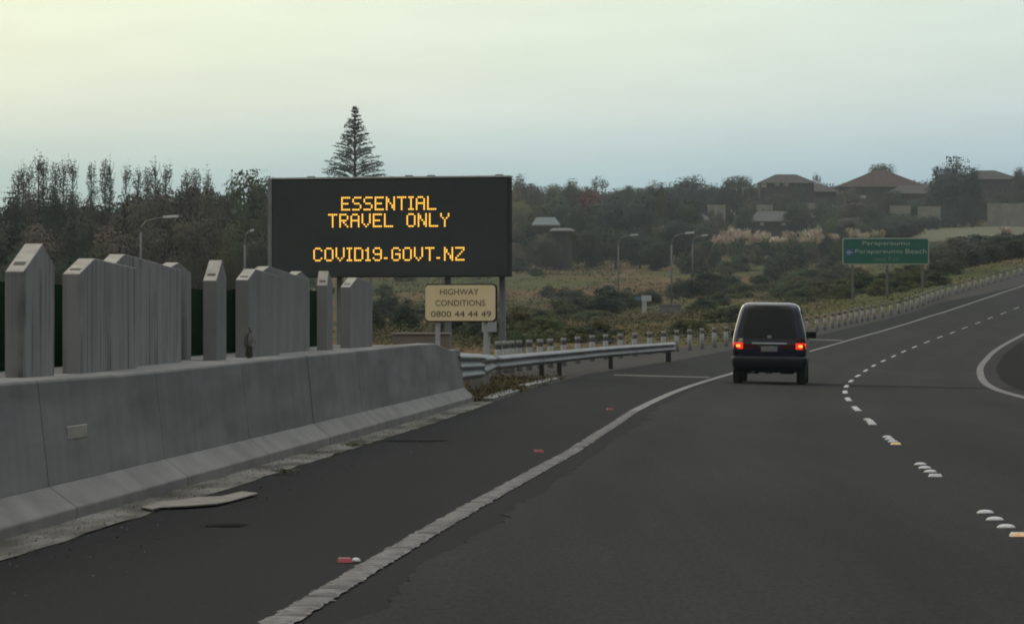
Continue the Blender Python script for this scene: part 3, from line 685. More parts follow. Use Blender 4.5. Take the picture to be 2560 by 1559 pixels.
for i, px in enumerate(range(1720, 2130, 34)):
    bush(px+random.uniform(-8, 8), 655, 52*random.uniform(.8, 1.2), 44*random.uniform(.7, 1.1), ['dark', 'brown', 'dark', 'green'][i % 4], 'hedge shrub along the foot of the pale pampas plumes', 'hedge shrubs below the pampas', 'hedge_shrub', 'shrub', random.uniform(600, 640))
for i in range(95):
    if i < 55: px, yb = random.uniform(1255, 1840), 0; yb = random.uniform(790, 862)-max(0, px-1500)*.06
    else: px = random.uniform(1950, 2340); yb = 772-(px-1950)*.12-random.uniform(0, 62)
    if abs(px-1612) < 70: continue
    lm = ['green', 'dark', 'green', 'olive'][i % 4]
    bush(px, yb, random.uniform(40, 95), random.uniform(18, 40), lm, lbs[lm], GS+' ('+lm+')')
# scrub and long grass as a mass
P = []; Nn = []; SZ = []
for k in range(21000):
    px = random.uniform(900, 2600); d = random.choice([random.uniform(100, 200), random.uniform(150, 420), random.uniform(300, 700)])
    x = gx(px, d)
    if d < 430 and x > fx(min(d, 420))-1.2: continue
    if d < 100: continue
    q = hnoise(x*1.7+9, d*1.3)
    if q < -.15 and random.random() < .8: continue
    zt = ter(x, d); h = random.uniform(.2, .6)*(1+.5*max(q, 0)); n = 10; SZ += [.00021*d+.010]*n
    pts = np.array([x, d, zt+h*.4])+rng.normal(size=(n, 3))*np.array([.4, .4, h*.35]); P.append(pts); Nn.append(rng.normal(size=(n, 3))*.55+[0, -.1, 1.0])
tag(cards('scrub_grass', np.concatenate(P), np.concatenate(Nn), np.array(SZ), mat('long grass', (.048,.056,.025), (.082,.082,.037), .12, .95, spec=.1, c3=(.115,.078,.045), s3=.05), None, 1.3), 'low scrub and long rough grass over the ground beside the motorway', 'scrub', kind='stuff')
P = []; Nn = []
for k in range(5000):
    d = random.uniform(69.5, 97); e0 = leftedge(d)-.15; x = e0-random.random()**1.3*4.2
    zt = ter(x, d); h = random.uniform(.04, .20); n = 8
    pts = np.array([x, d, zt+h*.45])+rng.normal(size=(n, 3))*np.array([.09, .16, h*.35]); P.append(pts); Nn.append(rng.normal(size=(n, 3))*.6+[0, 0, .9])
tag(cards('verge_grass', np.concatenate(P), np.concatenate(Nn), .022, mat('dry verge grass', (.055,.050,.022), (.105,.080,.040), .8, .95, spec=.1), None, 1.6), 'dry yellow brown grass behind the steel guardrail', 'grass', kind='stuff')
# plumed pampas clumps
def plume_mesh():
    P = []; Nn = []
    for k in range(34):
        a = random.uniform(0, 6.28); q = random.uniform(.03, .38); h = random.uniform(.74, 1.0)
        for s in np.linspace(0, .24, 11):
            P.append(np.array([q*math.cos(a)*(1+s), q*math.sin(a)*(1+s), h-.24+s])+rng.normal(size=3)*.035); Nn.append(rng.normal(size=3)+[0, -.6, .3])
    o = cards('plumes', P, Nn, .045, mat('pampas plume', (.42,.34,.25), (.58,.48,.36), 3, .95, rand=.3), None, 1.6); me = o.data; bpy.data.objects.remove(o)
    P = []; Nn = []
    for k in range(420):
        a = random.uniform(0, 6.28); q = random.random()**.7*.5
        P.append(np.array([q*math.cos(a), q*math.sin(a), .02+random.random()*.72*(1-q*.5)])); Nn.append([math.cos(a), math.sin(a), random.uniform(-.2, .6)])
    o = cards('leaves', P, Nn, .06, LM['green'], None, 1.8); m2 = o.data; bpy.data.objects.remove(o); return me, m2
PL, PB = plume_mesh()
for i in range(46):
    px = 1785+i*7.6+random.uniform(-6, 6) if i < 40 else [2135, 2160, 2195, 2515, 1290, 1420][i-40]
    yt = random.uniform(568, 604) if i < 40 else [572, 580, 574, 566, 610, 614][i-40]
    d = random.uniform(672, 722) if px < 2400 else 640
    if px < 1500: d = 690
    x = gx(px, d); z0 = ter(x, d)-.2; h = ptop(yt, d)-z0; h = min(h, 3.2)
    r = thing('pampas_clump', 'clump of pale pinkish pampas plumes on the bank below the houses', 'plant', (x, d, min(z0, ter(x, d))), random.uniform(0, 6), 'pampas grass on the bank')
    hh = ptop(yt, d)-min(z0, ter(x, d))
    for nm, me in (('plumes', PL), ('leaves', PB)):
        c = link(nm, me, r); c.scale = (3.0, 3.0, hh)
# weeds at the gutter and a dry plant on the ledge
def weed(name, x, y, z, sx, sz, m, label):
    P = rng.normal(size=(90, 3))*np.array([.35, .35, .3]); P[:, 2] = np.abs(P[:, 2]); o = cards(name, P, rng.normal(size=(90, 3))+[0, 0, .3], .12, m, None, 1.6)
    o.location = (x, y, z); o.scale = (sx, sx*1.6, sz); tag(o, label, 'weed')
weed('gutter_weed', gx(885, 42), 42, .02, .16, .05, LM['green'], 'low green weed at the gutter edge nearer the barrier end')
weed('gutter_weed', gx(712, 33.6), 33.6, .02, .13, .05, LM['green'], 'low green weed at the gutter edge, second from the broken slab')
weed('dry_plant', gx(618, fd(610, 0))+.03, fd(612, 0)-.3, ledz(42), .07, .36, LM['brown'], 'dark dry plant growing on the ledge at a fin foot')
# ------------------------------------------------------------------ steel guardrail
gd = thing('guardrail', 'galvanised steel guardrail running from the barrier end along the shoulder', 'guardrail', (bx(75), 75, 0))
def gline(d): return float(np.interp(d, [69.5, 78, 86, 95, 110, 130], [bx(69.5)-.235, -.62, -.36, .55, 2.35, 5.30]))
def gtop(d): return float(np.interp(d, [69, 78, 87, 100, 115, 131], [.90, .845, .77, .835, .935, 1.035]))
def wprof(k, h): # w-beam with k humps, z downwards from 0 to -h
    pts = []
    n = 6*k
    for i in range(n+1):
        t = i/n; pts.append((.041*(1-math.cos(2*math.pi*k*t))*.5*2 - .04, -h*t))
    return pts
def beam(d0, d1, k, h0, h1, step, name):
    mb = MB(); rings = []
    for d in np.arange(d0, d1+.01, step):
        f = (d-d0)/(d1-d0); h = h0+(h1-h0)*f
        pr = wprof(k, h); x = gline(d); z = gtop(d)
        rings.append([(x+o, d, z+q) for o, q in pr]+[(x+o-.012, d, z+q) for o, q in pr[::-1]])
    mb.sweep(rings, smooth=True)
    return shift(mb.build(name, M['galv'], gd), gd)
beam(69.5, 80, 3, .50, .47, .7, 'thrie_beam'); beam(79.9, 86, 2, .468, .315, .61, 'transition_beam'); beam(85.9, 130, 2, .31, .31, 1.26, 'w_beam')
for d, ww, m in ((73.5, .15, M['galv']), (79.5, .17, M['galv']), (84.5, .24, M['galv']), (97.5, .12, M['dark_post']), (101.5, .12, M['dark_post']), (114, .12, M['dark_post']), (129.4, .17, M['dark_post'])):
    x = gline(d)-.07; mb = MB(); mb.box(x-ww, x, d-ww/2, d+ww/2, ter(x, d)-.2, gtop(d)-.05); shift(mb.build('post', m, gd, .006), gd)
for d in (106, 119, 96.5):
    x = gline(d)+.025; z = gtop(d)-.155; mb = MB(); mb.box(x, x+.03, d-.05, d+.05, z-.05, z+.05); shift(mb.build('reflector', M['plate'], gd, .004), gd)
mb = MB()
for a, b_, o in ((70.2, 80, .02), (84.5, 96.5, .1)):
    mb = MB(); mb.sweep([[(leftedge(d)-o-.22, d, -.1), (leftedge(d)-o-.22, d, zroad(leftedge(d), d)+.07), (leftedge(d)-o, d, zroad(leftedge(d), d)+.06), (leftedge(d)-o, d, -.1)] for d in np.arange(a, b_, 1.0)])
    tag(mb.build('edging_strip', M['ledge'], None, .01), 'pale concrete edging strip beside the end of the barrier' if a < 75 else 'pale concrete edging strip under the middle of the guardrail', 'kerb')

# ------------------------------------------------------------------ wire-rope barrier of white posts
wr = thing('wire_rope_barrier', 'long row of white posts with wire ropes along the left edge of the motorway', 'barrier', (fx(150), 150, 0))
mb = MB(); mb.tube([(0,0,-.1), (0,0,.60)], .09, 10); o = mb.build('post', M['bpost']); PM = o.data; bpy.data.objects.remove(o)
mb = MB(); mb.tube([(0,0,.60), (0,0,.66)], .08, 10); o = mb.build('post_band', M['band']); PBm = o.data; bpy.data.objects.remove(o)
mb = MB(); mb.tube([(0,0,.66), (0,0,.78)], [.09, .085], 10); o = mb.build('post_cap', M['bpost']); PC = o.data; bpy.data.objects.remove(o)
pxs = [1245,1263,1279,1298,1323,1350,1376,1409,1444,1480,1514,1551,1587,1624,1659,1692,1724,1755,1786,1815,1846,1876,1905,1934,1962,1990,2016,2042,2062,2081,2097,2112,2127,2141,2155,2170,2185]
fds = np.arange(96, 420, .5); fpx = np.array([1280+F*fx(q)/q for q in fds])
pd = [float(np.interp(p, fpx, fds)) for p in pxs]
while pd[-1] < 395: pd.append(pd[-1]+4.0)
for d in pd:
    x = fx(d); p = link('post', PM, wr); p.location = Vector((x, d, ter(x, d)))-wr.location; p.scale = (1, 1, 1.14)
    for nm, me in (('post_band', PBm), ('post_cap', PC)):
        q = link(nm, me, p)
for h in (.25, .40, .52, .66):
    mb = MB(); mb.tube([(fx(d), d, ter(fx(d), d)+h) for d in pd], .006, 5); shift(mb.build('wire_rope', M['pole'], wr), wr)

# ------------------------------------------------------------------ writing
def text_mesh(s, w_, h_, align='C'):
    cu = bpy.data.curves.new('t', 'FONT'); cu.body = s; cu.extrude = .0; cu.resolution_u = 3
    o = bpy.data.objects.new('t', cu); COL.objects.link(o); bpy.context.view_layer.update()
    me = bpy.data.meshes.new_from_object(o.evaluated_get(bpy.context.evaluated_depsgraph_get())); bpy.data.objects.remove(o)
    co = np.array([v.co[:] for v in me.vertices]); lo = co.min(0); hi = co.max(0)
    for v in me.vertices:
        v.co = ((v.co.x-(lo[0]+hi[0])/2)/(hi[0]-lo[0])*w_, 0, (v.co.y-(lo[1]+hi[1])/2)/(hi[1]-lo[1])*h_)
    return me
def put_text(s, w_, h_, x, y, z, m, parent, name):
    me = text_mesh(s, w_, h_); me.materials.append(m); o = link(name, me, parent); o.location = (x, y, z); return o

# ------------------------------------------------------------------ LED message board
d = 105.5; x = gx(973.5, d); yaw = -R(14); Wd, Hd = 6.50, 2.60
zb = ptop(692.5, d); zt = zb+Hd
vm = thing('message_board', 'large black electronic message board with amber lettering on grey posts', 'sign', (x, d, zb), yaw)
mb = MB(); mb.box(-Wd/2, Wd/2, 0, .34, 0, Hd); mb.build('cabinet', M['sign_black'], vm, .01)
mb = MB(); mb.box(-Wd/2+.03, Wd/2-.03, -.012, .01, .03, Hd-.03); mb.build('display_face', M['black'], vm)
mb = MB(); mb.box(-Wd/2-.10, -Wd/2+.012, -.03, .3, -.02, Hd+.03); mb.build('side_frame', M['galv'], vm, .006)
mb = MB(); mb.box(-Wd/2-.02, Wd/2+.02, -.02, .36, Hd+.003, Hd+.05); mb.build('top_frame', M['wpost'], vm, .006)
for cx in (-2.2, .5, 1.1, 2.95):
    mb = MB(); mb.box(cx-.1, cx+.1, .1, .2, Hd+.052, Hd+.085); mb.build('lifting_bracket', M['galv'], vm)
for cx in (-2.93, -1.48, 1.49, 2.97):
    gz = ter(x+cx, d)-zb-.3; mb = MB(); mb.box(cx-.075, cx+.075, .342, .50, gz, Hd*.9); mb.build('post', M['pole'], vm, .01)
FONT = {'E': ['11111','10000','10000','11110','10000','10000','11111'], 'S': ['01111','10000','10000','01110','00001','00001','11110'], 'N': ['10001','11001','11001','10101','10011','10011','10001'],
        'T': ['11111','00100','00100','00100','00100','00100','00100'], 'I': ['111','010','010','010','010','010','111'], 'A': ['01110','10001','10001','11111','10001','10001','10001'],
        'L': ['10000','10000','10000','10000','10000','10000','11111'], 'R': ['11110','10001','10001','11110','10100','10010','10001'], 'V': ['10001','10001','10001','10001','10001','01010','00100'],
        'O': ['01110','10001','10001','10001','10001','10001','01110'], 'Y': ['10001','10001','01010','00100','00100','00100','00100'], 'C': ['01110','10001','10000','10000','10000','10001','01110'],
        'D': ['11110','10001','10001','10001','10001','10001','11110'], '1': ['010','110','010','010','010','010','111'], '9': ['01110','10001','10001','01111','00001','10001','01110'],
        '.': ['000','000','000','000','000','110','000'], 'G': ['01110','10001','10000','10111','10001','10001','01110'], 'Z': ['11111','00001','00010','00100','01000','10000','11111'], ' ': ['00000']*7}
px_, py_ = .0512, .0525
def led_line(s, top):
    wd = sum(len(FONT[c][0])+1 for c in s)-1; cx = -wd/2*px_ + px_/2 - .02
    for ch in s:
        g_ = FONT[ch]; mb = MB(); idx = []
        for r_ in range(7):
            for c_ in range(len(g_[0])):
                if g_[r_][c_] != '1': continue
                a, b_ = cx+c_*px_, top-r_*py_; n = 8
                vs = [(a+q*math.cos(2*math.pi*k/n), y, b_+q*math.sin(2*math.pi*k/n)) for q, y in ((.025, -.013), (.014, -.020)) for k in range(n)]+[(a, -.022, b_)]
                mb.add(vs, [(k, (k+1) % n, n+(k+1) % n, n+k) for k in range(n)]+[(n+k, n+(k+1) % n, 2*n) for k in range(n)]); idx += [0]*n+[1]*n
        cx += (len(g_[0])+1)*px_
        if idx:
            o = mb.build('lit_letter', M['led'], vm); o.data.materials.append(M['led_core']); o.data.polygons.foreach_set('material_index', idx)
led_line('ESSENTIAL', Hd-.50); led_line('TRAVEL ONLY', Hd-.946); led_line('COVID19.GOVT.NZ', Hd-1.838)

# ------------------------------------------------------------------ cream information sign
def rrect(w_, h_, r_, n=5):
    pts = []
    for cx, cz, a0 in ((w_/2-r_, h_/2-r_, 0), (-w_/2+r_, h_/2-r_, 90), (-w_/2+r_, -h_/2+r_, 180), (w_/2-r_, -h_/2+r_, 270)):
        for k in range(n): a = R(a0+90*k/(n-1)); pts.append((cx+r_*math.cos(a), cz+r_*math.sin(a)))
    return pts
d = 91.0; x = gx(1150.5, d); zc = ptop(757, d)
cs = thing('information_sign', 'cream sign reading highway conditions with a phone number, on two white posts', 'sign', (x, d, zc), -R(12))
mb = MB(); mb.prism(rrect(1.68, .87, .09), lambda a, b_, t: (a+.012, t, b_), .03, .06); mb.build('backing_plate', M['sign_black'], cs)
mb = MB(); mb.prism(rrect(1.63, .81, .09), lambda a, b_, t: (a, t, b_), -.004, .028); mb.build('sign_face', M['cream'], cs)
put_text('HIGHWAY', .90, .135, -.02, -.008, .405-.152, M['ink'], cs, 'lettering')
put_text('CONDITIONS', 1.16, .135, .0, -.008, .405-.405, M['ink'], cs, 'lettering')
put_text('0800 44 44 49', 1.40, .135, .02, -.008, .405-.655, M['ink'], cs, 'lettering')
for cx in (-.545, .575):
    mb = MB(); mb.box(cx-.05, cx+.05, .062, .14, ter(x+cx, d)-zc-.2, .3); mb.build('post', M['wpost'], cs, .01)
d = 93; x = gx(1222, d); zz = ptop(830, d)
t_ = thing('control_box', 'small grey control box on a leg behind the right post of the cream sign', 'box', (x, d, ter(x, d)))
mb = MB(); mb.box(-.16, .18, -.1, .1, zz-ter(x, d), zz-ter(x, d)+.32); mb.build('housing', M['wpost'], t_, .01)
mb = MB(); mb.box(-.035, .035, -.035, .035, -.2, zz-ter(x, d)+.01); mb.build('leg', M['wpost'], t_)
d = 99; x = gx(1054, d); zz = ptop(831, d)
t_ = thing('roadside_cabinet', 'low beige equipment cabinet with white lid behind the barrier end', 'cabinet', (x, d, zz-1.1))
mb = MB(); mb.box(-.70, .70, -.35, .35, -.2, 1.05); mb.build('housing', mat('beige panel', (.19,.16,.135), (.225,.19,.16), 2, .7), t_, .01)
mb = MB(); mb.box(-.735, .735, -.38, .38, 1.052, 1.10); mb.build('lid', M['plate'], t_, .01)

# ------------------------------------------------------------------ green direction sign
d = 270; x = gx(2214.5, d); zc = ptop(628, d); k = 5.8/1860
ds_ = thing('direction_sign', 'green motorway direction sign with white border and lettering beside the fence', 'sign', (x, d, zc), -R(4))
mb = MB(); mb.prism(rrect(5.82, 1.80, .14), lambda a, b_, t: (a, t, b_), .0, .05); mb.build('border', M['signwhite'], ds_)
mb = MB(); mb.prism(rrect(5.70, 1.66, .11), lambda a, b_, t: (a, t, b_), -.012, .0-.002); mb.build('sign_face', M['green'], ds_)
def gp(zx, zy): return ((zx-1190)*k, (525-zy)*k)
for s, x0, x1, y0, y1, m in (('Paraparaumu', 690, 1700, 305, 415, 'signwhite'), ('Paraparaumu', 530, 1540, 480, 592, 'signwhite'), ('Beach', 1615, 2070, 475, 572, 'signwhite'), ('next Exit', 930, 1480, 640, 738, 'signdim')):
    a0, b0 = gp(x0, y0); a1, b1 = gp(x1, y1)
    put_text(s, a1-a0, b0-b1, (a0+a1)/2, -.022, (b0+b1)/2, M[m], ds_, 'lettering')
a0, b0 = gp(325, 475); a1, b1 = gp(490, 615)
mb = MB(); mb.box(a0, a1, -.02, -.0125, b1, b0); bp_ = mb.build('airport_panel', M['signblue'], ds_)
cx, cz = (a0+a1)/2, (b0+b1)/2; q = .2
pl = [(-1,.12),(-.25,.16),(.15,.85),(.35,.85),(.2,.16),(.7,.14),(.9,.4),(1.02,.4),(.95,0),(1.02,-.4),(.9,-.4),(.7,-.14),(.2,-.16),(.35,-.85),(.15,-.85),(-.25,-.16),(-1,-.12)]
mb = MB(); mb.prism([(cx-a*q, cz+b_*q) for a, b_ in pl], lambda a, b_, t: (a, t, b_), -.026, -.021); mb.build('plane_symbol', M['signwhite'], bp_)
for pxp in (2132, 2218, 2306):
    a = (pxp-2214.5)/F*d; mb = MB(); mb.box(a-.08, a+.08, .053, .2, ter(x+a, d)-zc-.3, .7); mb.build('post', M['lamp_pole'], ds_, .01)

# ------------------------------------------------------------------ street lights
def lamp(px, ytop, d, arm_px, label, tall=None):
    x = gx(px, d); z0 = ter(x, d); h = ptop(ytop, d)-z0; a = arm_px/F*d
    r = thing('street_light', label, 'street light', (x, d, z0), 0, 'street lights on the far road')
    mb = MB(); pts = [(0,0,-.2), (0,0,h*.5), (0,0,h-1.0)]; mb.tube(pts, [.095, .08, .065], 8); mb.build('pole', M['lamp_pole'], r)
    mb = MB(); mb.tube([(0,0,h-1.0), (.04*a,0,h-.55), (.16*a,0,h-.25), (.42*a,0,h-.08), (.66*a,0,h)], [.065, .06, .055, .05, .045], 7); mb.build('arm', M['lamp_pole'], r)
    mb = MB(); mb.sweep([[(a*f, -ww, h-.06+o), (a*f, ww, h-.06+o), (a*f, ww*.7, h+.10+o), (a*f, -ww*.7, h+.10+o)] for f, ww, o in ((.6, .09, 0), (.7, .18, .01), (.95, .19, .05), (1.02, .12, .05))]); mb.build('lamp_head', M['wpost'], r)
lamp(352, 543, 268, 92, 'street light with long arm in front of the wood, above the two long fins')
lamp(612, 577, 285, 22, 'small street light left of the message board edge')
lamp(1546, 588, 420, 48, 'street light furthest left of those right of the message board')
lamp(1679, 583, 350, 56, 'tallest street light, in front of the dark hillside trees')
lamp(1731, 589, 480, 38, 'smaller street light just right of the tallest one')
d = 345; x = gx(1611, d); z0 = ter(x, d); h = ptop(738, d)-z0
t_ = thing('finger_sign', 'white post with a small white and blue finger board in the scrub', 'sign', (x, d, z0))
mb = MB(); mb.box(-.2, .2, -.1, .1, -.2, h-.1); mb.build('post', M['wpost'], t_, .02)
mb = MB(); mb.box(-.25, .6, -.16, -.102, h-.5, h); mb.build('white_board', mat('white board', (.42,.45,.50), (.48,.5,.55), 3, .6), t_)
mb = MB(); mb.add([(-.253,-.16,h-.45), (-.253,-.16,h-.05), (-.85,-.16,h-.2), (-.85,-.16,h-.32), (-.253,-.102,h-.45), (-.253,-.102,h-.05), (-.85,-.102,h-.2), (-.85,-.102,h-.32)], [(0,1,2,3), (7,6,5,4), (0,4,5,1), (1,5,6,2), (2,6,7,3), (3,7,4,0)]); mb.build('blue_pointer', mat('blue board', (.08,.15,.28), (.1,.18,.32), 3, .6), t_)
d = 352; x = gx(1672, d); z0 = ter(x, d)
t_ = thing('utility_cabinet', 'low grey cabinet in the grass at the foot of the tallest street light', 'cabinet', (x, d-3, ter(x, d-3)))
mb = MB(); mb.box(-1.0, .95, -.4, .4, -.2, .8); mb.build('housing', M['pole'], t_, .03)
mb = MB(); mb.add([(-1.06,-.45,.802), (1.01,-.45,.802), (1.01,.45,.802), (-1.06,.45,.802), (-.9,0,.98), (.85,0,.98)], [(0,1,5,4), (2,3,4,5), (1,2,5), (3,0,4), (3,2,1,0)]); mb.build('lid', M['gravel'], t_)
mb = MB(); mb.box(-.5, .3, -.42, -.402, .3, .42); mb.build('vent', M['band'], t_)

# ------------------------------------------------------------------ houses on the hill
roofm = {'brown': mat('brown roof tile', (.040,.034,.034), (.056,.047,.046), .8, .85), 'red': mat('terracotta roof tile', (.052,.036,.031), (.074,.048,.040), .8, .85), 'grey': mat('grey roof', (.062,.062,.062), (.082,.081,.08), .8, .8), 'teal': mat('pale teal roof', (.075,.10,.105), (.10,.13,.13), .8, .7)}
wallm = {'dark': mat('dark brick wall', (.048,.043,.042), (.065,.058,.055), 1, .9), 'pale': mat('pale rendered wall', (.22,.205,.17), (.30,.28,.235), .6, .9), 'brick': mat('brown brick wall', (.055,.045,.04), (.075,.06,.052), 1, .9)}
wglass = mat('window pane painted bright', (.45,.45,.38), (.60,.60,.50), .6, .3)  # brightness of the panes is put into this pale colour, nothing emits
def house(px, d, wpx, ybase, yeave, yridge, roof, wall, label, ridge=.4, wins=(), depth=9):
    x = gx(px, d); w_ = wpx/F*d; ze = ptop(yeave, d); zr = ptop(yridge, d); zb = min(ptop(ybase, d), ter(x, d))-1
    r = thing('house', label, 'house', (x, d, zb)); e = ze-zb; rz = zr-zb; o = .5
    mb = MB(); mb.box(-w_/2, w_/2, 0, depth, 0, e); mb.build('wall', wallm[wall], r)
    rg = w_*ridge/2; a = w_/2+o
    mb = MB(); mb.add([(-a,-o,e+.003), (a,-o,e+.003), (a,depth+o,e+.003), (-a,depth+o,e+.003), (-rg,depth/2,rz), (rg,depth/2,rz)], [(0,1,5,4), (1,2,5), (2,3,4,5), (3,0,4), (3,2,1,0)])
    mb.build('roof', roofm[roof], r)
    mb = MB(); mb.box(-a, a, -o-.12, -o-.002, e-.16, e+.04); mb.build('fascia', M['plate'], r)
    for wx, wy, ww, wh in wins:
        cx = (wx-px)/F*d; cz = ptop(wy, d)-zb; ww = ww/F*d; wh = wh/F*d
        mb = MB(); mb.box(cx-ww/2-.08, cx+ww/2+.08, -.06, -.002, cz-wh/2-.08, cz+wh/2+.08); f = mb.build('window', M['band'], r)
        mb = MB(); mb.box(cx-ww/2, cx+ww/2, -.075, -.062, cz-wh/2, cz+wh/2); mb.build('pane', wglass, f)
    return r
house(1968, 1000, 135, 530, 456, 434, 'brown', 'dark', 'two storey house with brown hip roof and upper windows painted bright on the skyline', .38, [(1910,463,13,10), (1943,461,12,8), (1966,461,12,8)])
house(2010, 1012, 175, 530, 478, 458, 'brown', 'brick', 'low brown roofed wing right of the two storey house', .5)
house(2205, 1000, 215, 520, 465, 424, 'red', 'brick', 'house with reddish pyramid roof right of the two storey house', .12, [(2150,492,28,7)])
house(2285, 990, 120, 515, 482, 462, 'brown', 'brick', 'brown roofed wing of the reddish roofed house', .5, [])
house(2470, 1010, 150, 530, 446, 424, 'brown', 'dark', 'brown roofed house behind the big dark conifer', .3)
house(1935, 860, 125, 568, 552, 526, 'grey', 'dark', 'low grey roofed house above the pampas bank', .55, [(1905,560,10,7), (1960,560,12,7)])
house(1742, 850, 110, 575, 560, 533, 'grey', 'brick', 'grey roofed house half hidden by dark hillside trees', .3)
house(1880, 870, 70, 575, 556, 540, 'grey', 'dark', 'small grey gable left of the low grey roofed house', .3)
house(1365, 690, 58, 580, 562, 541, 'teal', 'dark', 'small building with pale teal roof among trees right of message board', .8)
house(1405, 650, 50, 590, 576, 568, 'grey', 'dark', 'small shed with pale roof edge just below the teal roof', .9)
house(1876, 1010, 36, 500, 470, 466, 'grey', 'pale', 'small pale walled building left of the two storey house', .9)
def gwall(px0, px1, d, yb, yt, label, steps=1, m='pale'):
    x0, x1 = gx(px0, d), gx(px1, d); zt = ptop(yt, d); zb = min(ptop(yb, d), ter(x0, d), ter(x1, d))-.3; n = max(2, int((x1-x0)/2.4))
    r = thing('garden_wall', label, 'wall', ((x0+x1)/2, d, zb))
    mb = MB(); mb.box(-(x1-x0)/2, (x1-x0)/2, 0, .2, 0, zt-zb); mb.build('panel', wallm[m], r)
    mb = MB()
    for k in range(n+1):
        c = -(x1-x0)/2+(x1-x0)*k/n; mb = MB(); mb.box(c-.14, c+.14, -.06, -.002, 0, zt-zb+.08); mb.build('pillar', wallm[m], r)
    if px0 < 2400:
        for q in np.arange(px0-4, px1+4, 17):
            tree(q+random.uniform(-4, 4), yb-random.uniform(-1, 6), d-14, random.uniform(22, 32), random.choice(CROWN[random.choice(('dark', 'brown', 'deep'))]), 'low bushy tree in front of a pale garden wall on the hillside', 'low trees in front of the garden walls', 'hillside_tree')
gwall(1998, 2048, 925, 526, 508, 'upper pale retaining wall below the two storey house'); gwall(1982, 2040, 900, 546, 530, 'lower pale retaining wall below the two storey house')
gwall(1770, 1812, 890, 530, 512, 'pale wall among trees left of the two storey house'); gwall(1893, 1930, 890, 530, 512, 'short pale wall under the two storey house'); gwall(2064, 2106, 880, 542, 531, 'pale low wall right of the retaining walls')
gwall(2226, 2275, 880, 535, 514, 'pale wall left of the big dark conifer'); gwall(2296, 2350, 850, 545, 516, 'pale wall running down to the foot of the big conifer')
gwall(2470, 2700, 850, 546, 508, 'long pale grey boundary wall at the right edge of the photo')
# mown lawn under the boundary wall
mb = MB(); vs = []; n = 30; m_ = 12
for i in range(m_+1):
    for j in range(n+1):
        px = 2300+j*16; d = 715+i*(845-715)/m_; x = gx(px, d); vs.append((x, d, ter(x, d)+.12))
mb.add(vs, [(i*(n+1)+j, i*(n+1)+j+1, (i+1)*(n+1)+j+1, (i+1)*(n+1)+j) for i in range(m_) for j in range(n)], True)
tag(mb.build('lawn', mat('mown lawn', (.060,.062,.026), (.080,.078,.034), .08, .95)), kind='structure')

# ------------------------------------------------------------------ raised markers
mb = MB(); n = 16; rings = []
for rr, z in ((.052, 0), (.051, .006), (.046, .014), (.034, .021), (.018, .0245), (.004, .0255)):
    rings.append([(rr*1.1*math.cos(2*math.pi*k/n), rr*1.1*math.sin(2*math.pi*k/n), z) for k in range(n)])
mb.sweep(rings, smooth=True); o = mb.build('ceramic_marker', M['dome']); DOME = o.data; bpy.data.objects.remove(o)
def wedge(name, m, m2, loc, rz, label, cat, group, w_=.11):
    r = thing(name, label, cat, loc, rz, group)
    mb = MB(); h = .024; mb.add([(-w_/2,-.05,0), (w_/2,-.05,0), (w_/2,.05,0), (-w_/2,.05,0), (-w_/2*.8,-.03,h), (w_/2*.8,-.03,h), (w_/2*.8,.03,h), (-w_/2*.8,.03,h)], [(3,2,1,0), (4,5,6,7), (0,1,5,4), (1,2,6,5), (2,3,7,6), (3,0,4,7)])
    mb.build('base', m2, r, .003)
    mb = MB(); mb.add([(-w_/2*.93,-.052,.002), (w_/2*.93,-.052,.002), (w_/2*.78,-.0335,h), (-w_/2*.78,-.0335,h), (-w_/2*.93,-.046,.002), (w_/2*.93,-.046,.002), (w_/2*.78,-.0275,h), (-w_/2*.78,-.0275,h)], [(0,1,2,3), (7,6,5,4), (0,4,5,1), (1,5,6,2), (2,6,7,3), (3,7,4,0)])
    mb.build('reflector', m, r)
for k in range(27):
    d0 = 24.5 + 9.95*k
    for j in range(4):
        d = d0 + (j-1.5)*1.0
        if d > 262: continue
        x = cline(d) + random.uniform(-.008, .008); z = zroad(x, d)+.004
        if j == 0:
            if k < 4:
                wedge('reflective_marker', M['amber'] if k in (0, 2) else M['dome'], M['dome'], (x, d, z), 0,
                      ['glowing amber reflective marker nearest the camera in the dashed lane line', 'square white reflective marker in the second dash of the lane line', 'faint amber reflective marker in the third dash of the lane line', 'square white reflective marker in the fourth dash of the lane line'][k], 'road marker', 'reflective lane markers')
                continue
        o = link('ceramic_marker', DOME); o.location = (x, d, z)
        tag(o, 'white domed ceramic marker in the dashed lane line', 'road marker', 'white ceramic lane markers')
for i, (px, d) in enumerate(((862, 20.4), (1346, 40.2), (1525, 63.5))):
    x = gx(px, d); wedge('red_marker', M['red'], M['red'], (x, d, zroad(x, d)), R(8), ['red road marker nearest the camera, left of the edge line', 'second red road marker left of the edge line', 'third and farthest red road marker left of the edge line'][i], 'road marker', 'red edge markers', .075 if i == 0 else .10)
    if i == 0:
        o = link('marker_tip', DOME, None); r = [q for q in S.objects if q.name.startswith('red_marker')][-1]; o.parent = r; o.location = (.058, 0, .004); o.scale = (.42, .6, .8)

